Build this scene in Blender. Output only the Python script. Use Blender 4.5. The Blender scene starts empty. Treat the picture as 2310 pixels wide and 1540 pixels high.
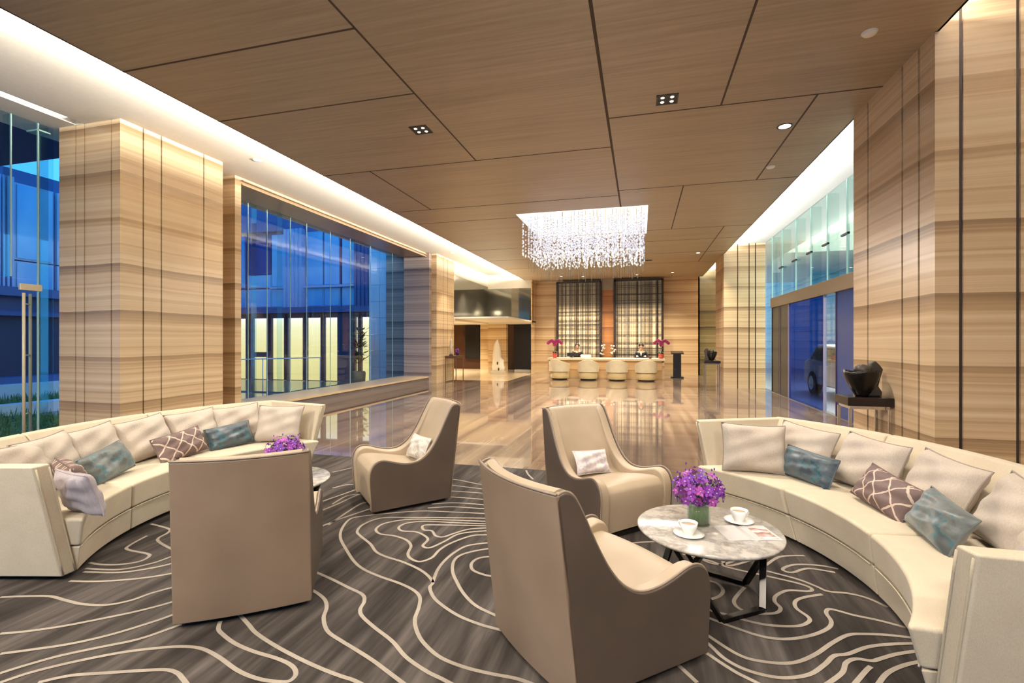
import bpy, bmesh, math, random
from mathutils import Vector, Matrix
C = bpy.context.scene.collection
S = bpy.context.scene
PI = math.pi
rnd = random.Random(7)

# ------------------------------------------------------------------ camera numbers (2310 x 1540 frame)
F = 1090.0; HY = 768.0; EYE = 1.5
YAW = math.atan(290 / F); SN, CS = math.sin(YAW), math.cos(YAW)
def at(px, py, z):
    """point of the horizontal plane z seen at a pixel (used to lay the carpet pattern out on the floor)"""
    d = (EYE - z) * F / (py - HY); x = (px - 1155) / F
    return (d * (-SN + x * CS), d * (CS + x * SN))

# ------------------------------------------------------------------ mesh helper
class MB:
    def __init__(s): s.v = []; s.f = []; s.m = []; s.sm = []; s.M = None
    def add(s, vs, fs, mi=0, smooth=False):
        b = len(s.v)
        for p in vs:
            p = Vector(p)
            if s.M is not None: p = s.M @ p
            s.v.append(p)
        for f in fs: s.f.append([b + i for i in f]); s.m.append(mi); s.sm.append(smooth)
        return s
    def box(s, x0, y0, z0, x1, y1, z1, mi=0):
        x0, x1 = min(x0, x1), max(x0, x1); y0, y1 = min(y0, y1), max(y0, y1); z0, z1 = min(z0, z1), max(z0, z1)
        v = [(x0,y0,z0),(x1,y0,z0),(x1,y1,z0),(x0,y1,z0),(x0,y0,z1),(x1,y0,z1),(x1,y1,z1),(x0,y1,z1)]
        return s.add(v, [(0,3,2,1),(4,5,6,7),(0,1,5,4),(1,2,6,5),(2,3,7,6),(3,0,4,7)], mi)
    def hexa(s, v, mi=0, smooth=False):
        return s.add(v, [(0,3,2,1),(4,5,6,7),(0,1,5,4),(1,2,6,5),(2,3,7,6),(3,0,4,7)], mi, smooth)
    def loft(s, rings, closed_ring=True, cap=True, mi=0, smooth=False):
        n = len(rings[0]); v = [p for r in rings for p in r]; f = []
        for i in range(len(rings) - 1):
            for j in range(n if closed_ring else n - 1):
                k = (j + 1) % n
                f.append((i*n+j, i*n+k, (i+1)*n+k, (i+1)*n+j))
        if cap and closed_ring:
            f.append(tuple(range(n))[::-1]); f.append(tuple((len(rings)-1)*n + j for j in range(n)))
        return s.add(v, f, mi, smooth)
    def tube(s, path, r, n=8, mi=0, closed=False, smooth=True):
        P = [Vector(p) for p in path]; m = len(P); rings = []
        rr = r if isinstance(r, (list, tuple)) else [r] * m
        up = None
        for i in range(m):
            if closed: t = P[(i+1) % m] - P[i-1]
            else: t = P[min(i+1, m-1)] - P[max(i-1, 0)]
            t = t.normalized() if t.length > 1e-9 else Vector((0,0,1))
            if up is None:
                up = Vector((0,0,1)) if abs(t.z) < .9 else Vector((1,0,0))
            a = t.cross(up)
            if a.length < 1e-6: a = t.cross(Vector((1,0,0)) if abs(t.x) < .9 else Vector((0,1,0)))
            a.normalize(); b = a.cross(t).normalized(); up = b
            rings.append([P[i] + (a*math.cos(2*PI*k/n) + b*math.sin(2*PI*k/n)) * rr[i] for k in range(n)])
        if closed: rings.append(rings[0]); return s.loft(rings, True, False, mi, smooth)
        return s.loft(rings, True, True, mi, smooth)
    def lathe(s, prof, n=24, c=(0,0,0), mi=0, smooth=True, cap=True):
        rings = [[(c[0]+r*math.cos(2*PI*k/n), c[1]+r*math.sin(2*PI*k/n), c[2]+z) for k in range(n)] for r, z in prof]
        return s.loft(rings, True, cap, mi, smooth)
    def ball(s, c, r, n=10, m=6, mi=0, sc=(1,1,1)):
        prof = [(max(r*math.sin(PI*i/m), r*1e-3), -r*math.cos(PI*i/m)) for i in range(m+1)]
        rings = [[(c[0]+a*sc[0]*math.cos(2*PI*k/n), c[1]+a*sc[1]*math.sin(2*PI*k/n), c[2]+z*sc[2]) for k in range(n)] for a, z in prof]
        return s.loft(rings, True, True, mi, True)
    def octa(s, c, r, h, mi=0):
        x, y, z = c
        return s.add([(x+r,y,z),(x,y+r,z),(x-r,y,z),(x,y-r,z),(x,y,z+h),(x,y,z-h)],
                     [(0,1,4),(1,2,4),(2,3,4),(3,0,4),(1,0,5),(2,1,5),(3,2,5),(0,3,5)], mi)
    def prism(s, poly, a0, a1, axis='x', mi=0, smooth=False):
        """poly of (p, q): axis x -> (a, p, q); y -> (p, a, q); z -> (p, q, a)"""
        def mk(a): return [{'x': (a, p, q), 'y': (p, a, q), 'z': (p, q, a)}[axis] for p, q in poly]
        return s.loft([mk(a0), mk(a1)], True, True, mi, smooth)
    def mesh(s, name, mats):
        me = bpy.data.meshes.new(name)
        me.from_pydata([tuple(p) for p in s.v], [], s.f)
        for m in (mats if isinstance(mats, (list, tuple)) else [mats]): me.materials.append(m)
        me.polygons.foreach_set('material_index', s.m); me.polygons.foreach_set('use_smooth', s.sm)
        bm = bmesh.new(); bm.from_mesh(me)
        bmesh.ops.recalc_face_normals(bm, faces=bm.faces); bm.to_mesh(me); bm.free()
        me.update(); return me
    def build(s, name, mats, parent=None, bevel=0, seg=3, sub=0, loc=None):
        o = bpy.data.objects.new(name, s.mesh(name, mats)); C.objects.link(o)
        if loc is not None: o.location = loc
        if parent is not None: o.parent = parent
        if bevel:
            me = o.data
            me.polygons.foreach_set('use_smooth', [True] * len(me.polygons))
            b = o.modifiers.new('bevel', 'BEVEL'); b.width = bevel; b.segments = seg; b.limit_method = 'ANGLE'; b.angle_limit = math.radians(35)
            b.harden_normals = True
        if sub:
            m = o.modifiers.new('sub', 'SUBSURF'); m.levels = sub; m.render_levels = sub
        return o

def tag(o, label=None, cat=None, group=None, kind=None):
    if label: o['label'] = label
    if cat: o['category'] = cat
    if group: o['group'] = group
    if kind: o['kind'] = kind
    return o
def empty(name, loc, rz=0.0, label=None, cat=None, group=None, kind=None):
    o = bpy.data.objects.new(name, None); C.objects.link(o); o.location = loc; o.rotation_euler = (0, 0, rz)
    o.empty_display_size = .1
    return tag(o, label, cat, group, kind)
KIDS = lambda o: [c for c in bpy.data.objects if c.parent == o]
def copy_tree(o, parent=None):
    c = o.copy(); C.objects.link(c); c.parent = parent
    for ch in KIDS(o): copy_tree(ch, c)
    return c
def catmull(pts, k=6, closed=False):
    P = [Vector(p) for p in pts]; n = len(P); out = []
    rng = range(n if closed else n - 1)
    for i in rng:
        p0 = P[(i-1) % n] if closed or i > 0 else P[0]; p1 = P[i]; p2 = P[(i+1) % n]
        p3 = P[(i+2) % n] if closed or i + 2 < n else P[-1]
        for j in range(k):
            t = j / k
            out.append(.5*((2*p1) + (p2-p0)*t + (2*p0-5*p1+4*p2-p3)*t*t + (3*p1-p0-3*p2+p3)*t*t*t))
    if not closed: out.append(P[-1])
    return out

# ------------------------------------------------------------------ materials
def lin(h):
    h = h.lstrip('#'); out = []
    for i in (0, 2, 4):
        c = int(h[i:i+2], 16) / 255
        out.append(c / 12.92 if c <= .04045 else ((c + .055) / 1.055) ** 2.4)
    return (*out, 1)
class NT:
    def __init__(s, name):
        s.mat = bpy.data.materials.new(name); s.mat.use_nodes = True; s.t = s.mat.node_tree
        for n in list(s.t.nodes): s.t.nodes.remove(n)
        s.out = s.t.nodes.new('ShaderNodeOutputMaterial')
    def n(s, typ, ins=None, **kw):
        nd = s.t.nodes.new(typ)
        for k, v in kw.items(): setattr(nd, k, v)
        for k, v in (ins or {}).items():
            if isinstance(v, bpy.types.NodeSocket): s.t.links.new(v, nd.inputs[k])
            else: nd.inputs[k].default_value = v
        return nd
    def math(s, op, a, b=0.0, c=0.0):
        return s.n('ShaderNodeMath', {0: a, 1: b, 2: c}, operation=op).outputs[0]
    def ramp(s, fac, stops):
        r = s.n('ShaderNodeValToRGB', {'Fac': fac}); e = r.color_ramp.elements
        while len(e) < len(stops): e.new(.5)
        for el, (p, c) in zip(e, stops): el.position = p; el.color = lin(c) if isinstance(c, str) else c
        return r.outputs[0]
    def bsdf(s, color, rough=.5, metal=0.0, bump=None, bstr=.1, bdist=.01, **kw):
        b = s.n('ShaderNodeBsdfPrincipled', {'Base Color': color, 'Roughness': rough, 'Metallic': metal})
        for k, v in kw.items(): b.inputs[k.replace('_', ' ')].default_value = v
        if bump is not None:
            bp = s.n('ShaderNodeBump', {'Height': bump, 'Strength': bstr, 'Distance': bdist})
            s.t.links.new(bp.outputs[0], b.inputs['Normal'])
        s.t.links.new(b.outputs[0], s.out.inputs[0]); return s.mat
    def scaled(s, vec, sc):
        return s.n('ShaderNodeVectorMath', {0: vec, 1: sc}, operation='MULTIPLY').outputs[0]
    def noise(s, vec, scale=1.0, detail=3.0, rough=.5):
        return s.n('ShaderNodeTexNoise', {'Vector': vec, 'Scale': scale, 'Detail': detail, 'Roughness': rough}).outputs[0]
def plain(name, hexc, rough=.5, metal=0.0, **kw):
    t = NT(name)
    tc = t.n('ShaderNodeTexCoord').outputs['Object']
    nz = t.noise(tc, 25.0, 2.0)
    col = t.n('ShaderNodeMixRGB', {'Fac': nz, 'Color1': lin(hexc), 'Color2': tuple(min(1, c*1.12) for c in lin(hexc)[:3]) + (1,)}).outputs[0]
    return t.bsdf(col, rough, metal, **kw)
def emit(name, hexc, strength, sample=True):
    t = NT(name); e = t.n('ShaderNodeEmission', {'Color': lin(hexc), 'Strength': strength})
    t.t.links.new(e.outputs[0], t.out.inputs[0])
    if not sample: t.mat.cycles.emission_sampling = 'NONE'
    return t.mat
def glass(name, tint, refl=1.0, rough=0.0, ior=1.45):
    t = NT(name)
    tr = t.n('ShaderNodeBsdfTransparent', {'Color': lin(tint)}); gl = t.n('ShaderNodeBsdfGlossy', {'Color': (1,1,1,1), 'Roughness': rough})
    fr = t.n('ShaderNodeFresnel', {'IOR': ior}).outputs[0]
    fac = t.math('MULTIPLY', fr, refl)
    mx = t.n('ShaderNodeMixShader', {0: fac, 1: tr.outputs[0], 2: gl.outputs[0]})
    t.t.links.new(mx.outputs[0], t.out.inputs[0]); return t.mat

def stone_mat(name, stops, slab=.64, rough=.32, off=0.0):
    t = NT(name)
    pos = t.n('ShaderNodeNewGeometry').outputs['Position']
    z = t.n('ShaderNodeSeparateXYZ', {0: pos}).outputs[2]
    w = t.noise(pos, .9, 2.0)
    z2 = t.math('ADD', t.math('ADD', z, off), t.math('MULTIPLY', t.math('SUBTRACT', w, .5), .05))
    q = t.math('DIVIDE', z2, slab)
    saw = t.math('FRACT', q); idn = t.math('FLOOR', q)
    wn = t.n('ShaderNodeTexWhiteNoise', {'W': idn}, noise_dimensions='1D').outputs[0]
    dark = t.math('MULTIPLY', t.math('POWER', saw, 4.5), t.math('ADD', t.math('MULTIPLY', wn, .30), .22))
    fine = t.n('ShaderNodeTexNoise', {'W': z2, 'Scale': 16.0, 'Detail': 4.0, 'Roughness': .62}, noise_dimensions='1D').outputs[0]
    mid = t.n('ShaderNodeTexNoise', {'W': z2, 'Scale': 4.5, 'Detail': 2.0}, noise_dimensions='1D').outputs[0]
    grain = t.noise(t.scaled(pos, (1.2, 1.2, 45.0)), 1.0, 3.0)
    v = t.math('ADD', t.math('MULTIPLY', fine, .62), t.math('MULTIPLY', mid, .35))
    v = t.math('ADD', v, t.math('MULTIPLY', grain, .14))
    v = t.math('SUBTRACT', v, dark)
    return t.bsdf(t.ramp(v, stops), rough)
STONE = stone_mat('vein_cut_stone', [(.10, '8a6f52'), (.32, 'ab8e6b'), (.46, 'c4a783'), (.60, 'd2b894'), (.8, 'dcc8a8')])
STONE_WARM = stone_mat('warm_stone', [(.12, '97774f'), (.32, 'ba986c'), (.48, 'd0b186'), (.66, 'dfc89e'), (.82, 'e8d8b6')], slab=.52)
STONE_MAUVE = stone_mat('mauve_stone', [(.12, '5d5153'), (.35, '82736f'), (.55, 'a29289'), (.75, 'b8aa9f')], slab=.6, off=.2)

def wood_ceiling():
    t = NT('ceiling_veneer'); pos = t.n('ShaderNodeNewGeometry').outputs['Position']
    g = t.noise(t.scaled(pos, (.9, 26.0, 1.0)), 1.0, 5.0, .65); b = t.noise(t.scaled(pos, (.35, 2.2, 1.0)), 1.0, 2.0)
    v = t.math('ADD', t.math('MULTIPLY', g, .7), t.math('MULTIPLY', b, .3))
    return t.bsdf(t.ramp(v, [(.3, '98866c'), (.5, 'aa977c'), (.7, 'b8a58a')]), .42)
WOOD_CEIL = wood_ceiling()
def floor_mat():
    t = NT('polished_floor'); pos = t.n('ShaderNodeNewGeometry').outputs['Position']
    a = t.noise(t.scaled(pos, (5.0, .16, 1.0)), 1.0, 6.0, .62); b = t.noise(t.scaled(pos, (1.1, .05, 1.0)), 1.0, 2.0)
    v = t.math('ADD', t.math('MULTIPLY', a, .6), t.math('MULTIPLY', b, .4))
    col = t.ramp(v, [(.3, '4c3f3a'), (.44, '705f54'), (.54, '8a7665'), (.68, 'a8937c')])
    x = t.n('ShaderNodeSeparateXYZ', {0: pos})
    # joints every 1.3 m
    return t.bsdf(col, .03, IOR=2.3)
FLOOR = floor_mat()
def carpet_mat():
    t = NT('carpet_pile'); pos = t.n('ShaderNodeNewGeometry').outputs['Position']
    a = t.noise(t.scaled(pos, (11.0, .9, 1.0)), 1.0, 3.0, .6); b = t.noise(t.scaled(pos, (2.0, .25, 1.0)), 1.0, 2.0)
    f = t.noise(pos, 420.0, 2.0)
    v = t.math('ADD', t.math('MULTIPLY', a, .55), t.math('MULTIPLY', b, .35)); v = t.math('ADD', v, t.math('MULTIPLY', f, .1))
    col = t.ramp(v, [(.33, '262221'), (.46, '3c3734'), (.55, '4f4946'), (.68, '6c6561')])
    return t.bsdf(col, .95, bump=f, bstr=.5, bdist=.004, Specular_IOR_Level=.1)
CARPET = carpet_mat()
def fabric(name, a, b, scale=260.0, rough=.85, bstr=.25):
    t = NT(name); tc = t.n('ShaderNodeTexCoord').outputs['Object']
    f = t.noise(t.scaled(tc, (1.0, 1.0, .35)), scale, 2.0); g = t.noise(tc, 6.0, 2.0)
    v = t.math('ADD', t.math('MULTIPLY', f, .6), t.math('MULTIPLY', g, .4))
    return t.bsdf(t.ramp(v, [(.35, a), (.65, b)]), rough, bump=f, bstr=bstr, bdist=.002, Specular_IOR_Level=.25, Sheen_Weight=.15)
LINE_YARN = fabric('cream_yarn', '8d8278', 'a3988b', 300.0, .95)
CREAM = fabric('ivory_upholstery', 'c2b49d', 'd0c3ac')
PIPE = fabric('ivory_piping', 'b5a78f', 'c4b7a0')
LINEN = fabric('linen', 'b3a699', 'c4b8ab', 180.0)
LINEN_TRIM = fabric('linen_trim', '8c7f75', '9b8e84', 180.0)
GREY_SATIN = fabric('grey_satin', '9b9298', 'aba2a8', 90.0, .5)
def leather(name, a, b, rough=.42):
    t = NT(name); tc = t.n('ShaderNodeTexCoord').outputs['Object']
    f = t.n('ShaderNodeTexVoronoi', {'Vector': tc, 'Scale': 330.0}).outputs[0]; g = t.noise(tc, 3.0, 2.0)
    return t.bsdf(t.ramp(g, [(.35, a), (.65, b)]), rough, bump=f, bstr=.06, bdist=.001)
TAUPE = leather('taupe_leather', '85705c', '907a66')
TAUPE_SHADED = leather('shaded_taupe_leather', '52463d', '5a4d43')  # same leather, shade of the chair sides painted in as a darker tone
SEAT_LEATHER = leather('pale_leather', 'a8967f', 'b3a18b', .48)
CHAIR_PIPE = leather('chair_piping', '8d7c6d', '968575')
BLACK = plain('black_lacquer', '15110f', .3)
PLINTH = plain('dark_plinth', '1c1512', .5)
DARK_GAP = plain('dark_joint', '2c2018', .8)
CEIL_JOINT = plain('ceiling_joint', '4a3a2d', .8)
WHITE = plain('white_plaster', 'e8e3d8', .7)
WHITE_COOL = plain('white_plaster_cool', 'e0e2e4', .7)
CHROME = plain('chrome', 'c9cacc', .12, 1.0)
BRASS = plain('satin_brass', 'd6ccae', .3, 0.0)
BLACK_STEEL = plain('black_steel', '1a1716', .22, .6)
PORCELAIN = plain('porcelain', 'f0eeea', .18)
def marble():
    t = NT('grey_marble'); tc = t.n('ShaderNodeTexCoord').outputs['Object']
    w = t.noise(tc, 5.0, 6.0, .65)
    v = t.math('ABSOLUTE', t.math('SUBTRACT', w, .5)); b = t.noise(tc, 9.0, 4.0)
    k = t.math('ADD', t.math('MULTIPLY', v, 3.2), t.math('MULTIPLY', b, .45))
    return t.bsdf(t.ramp(k, [(.12, '7f7874'), (.3, 'a19b96'), (.55, 'bab5af')]), .12)
MARBLE = marble()
def brocade(name, a, b, c):
    t = NT(name); uv = t.n('ShaderNodeTexCoord').outputs['UV']
    n1 = t.noise(t.scaled(uv, (7.0, 4.0, 1.0)), 1.0, 4.0, .6); vo = t.n('ShaderNodeTexVoronoi', {'Vector': t.scaled(uv, (5.0, 3.0, 1.0)), 'Scale': 1.0}).outputs[0]
    v = t.math('ADD', t.math('MULTIPLY', n1, .75), t.math('MULTIPLY', vo, .3))
    f = t.noise(t.scaled(uv, (160.0, 90.0, 1.0)), 1.0, 1.0)
    return t.bsdf(t.ramp(v, [(.42, a), (.52, b), (.565, b), (.6, c), (.66, a)]), .38, bump=f, bstr=.2, bdist=.002, Sheen_Weight=.3)
TEAL_DARK = brocade('teal_brocade', '2f3b45', '47525a', '2f6470')
TEAL = brocade('teal_silver_brocade', '474d4f', '5d6362', '26606c')
WHITE_LILAC = brocade('lilac_brocade', 'ddd6d0', 'cfc6ca', 'b6acc0')
SILVER = brocade('silver_brocade', 'c3bcb2', 'd8d2c8', 'aaa39b')
def lattice_fab():
    t = NT('brown_lattice'); uv = t.n('ShaderNodeSeparateXYZ', {0: t.n('ShaderNodeTexCoord').outputs['UV']})
    wob = t.math('MULTIPLY', t.noise(t.n('ShaderNodeTexCoord').outputs['UV'], 9.0, 1.0), .12)
    u = t.math('MULTIPLY', uv.outputs[0], 3.4); v = t.math('MULTIPLY', uv.outputs[1], 1.7)
    def line(sgn):
        s = t.math('ADD', t.math('ADD', u, t.math('MULTIPLY', v, sgn)), wob)
        return t.math('ABSOLUTE', t.math('SUBTRACT', t.math('FRACT', s), .5))
    m = t.math('MINIMUM', line(1.0), line(-1.0))
    k = t.math('LESS_THAN', m, .055)
    fuzz = t.noise(t.n('ShaderNodeTexCoord').outputs['UV'], 120.0, 2.0)
    base = t.ramp(fuzz, [(.35, '5e4c4a'), (.65, '78635f')])
    col = t.n('ShaderNodeMixRGB', {'Fac': k, 'Color1': base, 'Color2': lin('c9b3a4')}).outputs[0]
    return t.bsdf(col, .7, bump=k, bstr=.6, bdist=.006)
LATTICE = lattice_fab()
GLASS_CLEAR = glass('clear_glass', 'f4faf8', .4)
GLASS_WIN = glass('window_glass', 'eef4f8', .10)
GLASS_GREEN = glass('green_glass', 'edf7f4', .3)
GLASS_BLUE = glass('blue_tinted_glass', '8a9ec8', .15, ior=1.5)
GLASS_NAVY = plain('navy_glass', '243f78', .25)
GLASS_EDGE = plain('glass_edge', 'a9cdc6', .2)
# ================================================================== THE SETTING
ZC, ZW = 4.26, 4.54            # veneered ceiling plane, white side ceiling plane
def struct(name, mb, mats, bevel=0, parent=None):
    o = mb.build(name, mats, parent, bevel)
    if parent is None: o['kind'] = 'structure'
    return o
# floor
struct('floor', MB().box(-8.15, -3.2, -.12, 3.75, 24.5, 0), FLOOR)
# carpet with its contour pattern
cp = MB(); cp.box(-6.6, -2.2, 0.0005, 2.75, 5.46, .012)
Z1 = lambda o, k, l: [(o[0] + x / k, o[1] + y / k) for x, y in l]
lines = []
K1, O1 = 2.2325, (0, 850); K2, O2 = 2.2318, (750, 850); K3, O3 = 2.2325, (1510, 850)
for l in [
 [(0,1110),(120,1105),(250,1105),(330,1125),(420,1145),(540,1148),(660,1125),(760,1090),(862,1062),(1000,1030),(1180,1020)],
 [(0,1293),(120,1283),(300,1258),(500,1220),(700,1178),(862,1135),(1000,1090)],
 [(0,1395),(150,1375),(350,1345),(550,1300),(750,1240),(865,1200),(960,1160)],
 [(0,1493),(120,1455),(300,1405),(500,1362),(700,1320),(870,1262),(1000,1215)],
 [(0,1540),(150,1490),(350,1440),(600,1390),(800,1365),(930,1358),(1020,1370),(1100,1410),(1200,1480),(1300,1520),(1400,1535),(1460,1530),(1490,1495),(1470,1455),(1400,1420),(1270,1380),(1180,1340),(1120,1295),(1100,1268),(1110,1230)],
 [(190,1540),(350,1505),(550,1490),(700,1480),(830,1475),(890,1490),(920,1520),(950,1560)],
 [(1200,1190),(1250,1245),(1290,1290),(1380,1350),(1500,1415),(1620,1470),(1720,1508),(1786,1530),(1880,1580)],
 [(1480,1040),(1565,1070),(1630,1115),(1645,1160),(1630,1215),(1650,1280),(1720,1330),(1786,1370),(1880,1430),(1960,1490),(2040,1550)],
 [(740,800),(650,850),(645,870),(740,890),(750,905),(700,930),(600,945),(510,945),(450,935)],
 [(760,740),(850,765),(845,785),(800,810),(800,830),(862,865),(950,900)],
 [(430,965),(600,970),(760,940),(862,905),(960,870)],
 [(420,982),(600,985),(750,965),(862,940),(960,905)],
 [(350,1028),(500,1030),(700,1015),(862,990),(980,960)],
 [(1600,680),(1700,640),(1786,600),(1860,575)], [(1600,760),(1700,720),(1786,690),(1880,660),(1960,640)], [(1600,635),(1700,600),(1786,570),(1860,548)],
]: lines.append(Z1(O1, K1, l))
for l in [
 [(-90,980),(0,1020),(80,1060),(150,1095),(160,1130),(140,1170),(150,1205),(210,1260),(300,1330),(370,1410),(470,1480),(560,1525),(660,1580)],
 [(770,688),(600,680),(450,675),(300,685),(160,700),(90,715),(50,760),(40,810),(70,870),(110,930),(160,970),(240,1005),(340,1040),(410,1075),(440,1110),(435,1160),(415,1220),(425,1280),(460,1340),(540,1410),(660,1460),(800,1495),(930,1520),(1040,1560)],
 [(800,712),(600,709),(400,708),(250,710),(160,740),(125,775),(140,800),(190,840),(220,880),(270,905),(350,930),(430,965),(480,1000),(505,1035),(490,1060),(510,1110),(560,1155),(640,1205),(740,1245),(830,1270),(940,1300)],
 [(505,1035),(530,970),(570,920),(620,880),(680,850),(785,835),(900,830)],
 [(850,728),(770,727),(600,721),(400,717),(270,735),(220,765),(240,790),(310,800),(370,820),(395,850),(380,890),(395,915),(440,930),(500,910),(540,870),(600,835),(700,800),(775,795),(900,790)],
 [(860,742),(770,740),(600,733),(470,727),(380,735),(335,755),(350,775),(420,780),(465,800),(480,820),(455,850),(490,860),(560,830),(640,790),(770,775),(900,770)],
 [(850,752),(700,748),(500,745),(455,750),(460,770),(500,775),(520,800),(560,805),(620,785),(700,765),(850,758)],
 [(900,855),(785,865),(700,880),(640,900),(610,930),(605,980),(625,1030),(660,1090),(720,1150),(820,1200),(940,1250)],
 [(900,900),(785,905),(730,915),(700,940),(705,970),(745,990),(800,1003),(900,1010)],
 [(560,510),(640,520),(740,540),(850,555)], [(560,540),(640,550),(740,562),(860,575)], [(560,572),(640,577),(750,585),(860,600)],
 [(540,600),(640,607),(760,617),(860,630)], [(500,640),(600,634),(720,640),(860,655)], [(480,660),(600,654),(740,662),(860,670)],
 [(0,480),(110,455),(180,440)], [(0,560),(60,545),(115,540)], [(0,640),(70,600),(130,590)], [(-20,745),(60,690),(140,640),(180,630)],
 [(975,470),(985,490),(1010,515)],
 [(1340,830),(1450,840),(1560,832),(1700,826)], [(1380,850),(1480,880),(1600,905),(1700,935)], [(1430,835),(1540,880),(1650,935),(1720,985)],
]: lines.append(Z1(O2, K2, l))
for l in [
 [(680,900),(560,905),(490,945),(460,968),(520,985),(650,1020),(740,1055),(800,1080),(900,1090),(1000,1115),(1100,1160)],
 [(835,985),(700,965),(620,985),(575,975),(580,960),(640,945),(760,950),(850,967)],
 [(60,890),(200,925),(300,960),(500,1005),(650,1040),(715,1065),(700,1080),(600,1075),(540,1100),(530,1130),(560,1165),(530,1190),(420,1190),(350,1165),(325,1130),(350,1090),(380,1060)],
 [(770,1095),(680,1110),(635,1130),(640,1165),(700,1210),(700,1235),(640,1255),(500,1250),(380,1225),(280,1195),(190,1170),(60,1120)],
 [(1190,1262),(1050,1225),(930,1200),(840,1175),(800,1170),(790,1190),(815,1230),(800,1265),(720,1300),(600,1320),(480,1310),(350,1270),(190,1210),(60,1150)],
 [(1260,1318),(1100,1300),(980,1295),(900,1300),(820,1340),(730,1400),(620,1440),(480,1435),(350,1400),(190,1300),(60,1210)],
 [(1280,1342),(1130,1345),(1000,1360),(900,1395),(830,1405),(780,1450),(700,1500),(560,1515),(400,1480),(280,1420),(190,1340),(60,1250)],
 [(60,1310),(185,1390),(260,1440),(340,1490),(420,1530),(520,1580)],
 [(790,1550),(870,1490),(890,1440),(940,1420),(1020,1430),(1060,1420),(1150,1395),(1290,1375)],
 [(930,1550),(990,1480),(1015,1458)], [(1050,1550),(1100,1490),(1190,1450),(1310,1425)], [(20,1430),(60,1465),(140,1540)],
 [(190,1125),(250,1105),(270,1075),(240,1040),(190,1025),(90,1000)],
 [(560,850),(430,890),(330,925),(260,945),(200,935),(150,910)], [(330,905),(270,930),(310,950),(420,920)],
]: lines.append(Z1(O3, K3, l))
WORLD = []
for k in range(13):
    c = 1.62 - .27*k; A = rnd.uniform(.05, .11); p1, p2 = rnd.uniform(0, 6), rnd.uniform(0, 6)
    WORLD.append([(x, c + .266*x + A*math.sin(1.9*x + p1) + .04*math.sin(4.3*x + p2), 0) for x in [-5.4 + .3*i for i in range(28)] if -2.1 < c + .266*x - .16])
PTS = [[(*at(x, y, .013), 0) for x, y in l] for l in lines] + [w_ for w_ in WORLD if len(w_) > 3]
for l in PTS:
    P = catmull(l, 7); n = len(P); L = []; R = []
    for i, p in enumerate(P):
        t = (P[min(i+1, n-1)] - P[max(i-1, 0)]); t = t.normalized() if t.length > 1e-6 else Vector((1,0,0))
        s = Vector((-t.y, t.x, 0)) * .0105
        L.append((p.x + s.x, p.y + s.y, .0145)); R.append((p.x - s.x, p.y - s.y, .0145))
    cp.loft([[a, b] for a, b in zip(L, R)], False, False, 1)
cpo = cp.build('carpet', [CARPET, LINE_YARN])
tag(cpo, 'dark grey-brown carpet with cream winding contour lines under the seating', 'carpet')

# veneered ceiling with joints and the chandelier recess
XL, XR, YB, YF = -5.14, 2.575, 22.2, -3.0
RX0, RX1, RY0, RY1 = -2.60, .12, 10.26, 12.86
cm = MB()
cm.box(XL, YF, ZC, XR, RY0, ZC + .05); cm.box(XL, RY1, ZC, XR, YB, ZC + .05)
cm.box(XL, RY0, ZC, RX0, RY1, ZC + .05); cm.box(RX1, RY0, ZC, XR, RY1, ZC + .05)
cm.box(XL, YF, ZC, XL + .02, YB, ZC + .10); cm.box(XR - .02, YF, ZC, XR, YB, ZC + .10)
def jx(x, y0, y1, w=.011): cm.box(x - w, y0, ZC - .002, x + w, y1, ZC + .001, 1)
def jy(y, x0, x1, w=.011): cm.box(x0, y - w, ZC - .002, x1, y + w, ZC + .001, 1)
jx(-2.44, -3, 7.02); jx(-.395, -3, 10.26, .016); jx(.912, -3, 6.11); jx(1.92, 6.11, 9.1); jx(-4.27, 7.02, 9.4); jx(.738, 9.1, 12.58); jx(1.95, 12.58, 18.0); jx(-2.44, 14.0, 18.0); jx(-.4, 12.86, 16.0)
jy(1.6, XL, -2.44); jy(3.77, XL, -2.44); jy(4.935, XL, -2.44); jy(7.02, XL, -.395); jy(9.4, XL, -.395); jy(6.11, -.395, XR); jy(9.1, -.395, XR); jy(10.5, XL, RX0); jy(12.58, RX1, XR)
jy(14.0, XL, XR); jy(16.0, XL, XR); jy(18.0, XL, XR); jy(2.2, .912, XR); jy(.5, -2.44, .912)
struct('ceiling', cm, [WOOD_CEIL, CEIL_JOINT])
# white side ceilings with the light slot at the left end
wc = MB()
wc.box(-8.6, YF, ZW, -7.70, 24, ZW + .08); wc.box(-7.54, YF, ZW, -4.7, 24, ZW + .08); wc.box(-7.70, 5.0, ZW, -7.54, 24, ZW + .08)
wc.box(-4.72, YF, ZC + .05, -4.66, YB, ZW)
wc.box(-7.72, YF, ZW + .08, -7.52, 5.0, ZW + .12)
struct('ceiling_left', wc, WHITE)
wc = MB(); wc.box(2.1, YF, ZW, 3.95, 24, ZW + .08); wc.box(2.06, YF, ZC + .05, 2.12, YB, ZW)
struct('ceiling_right', wc, WHITE_COOL)

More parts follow.
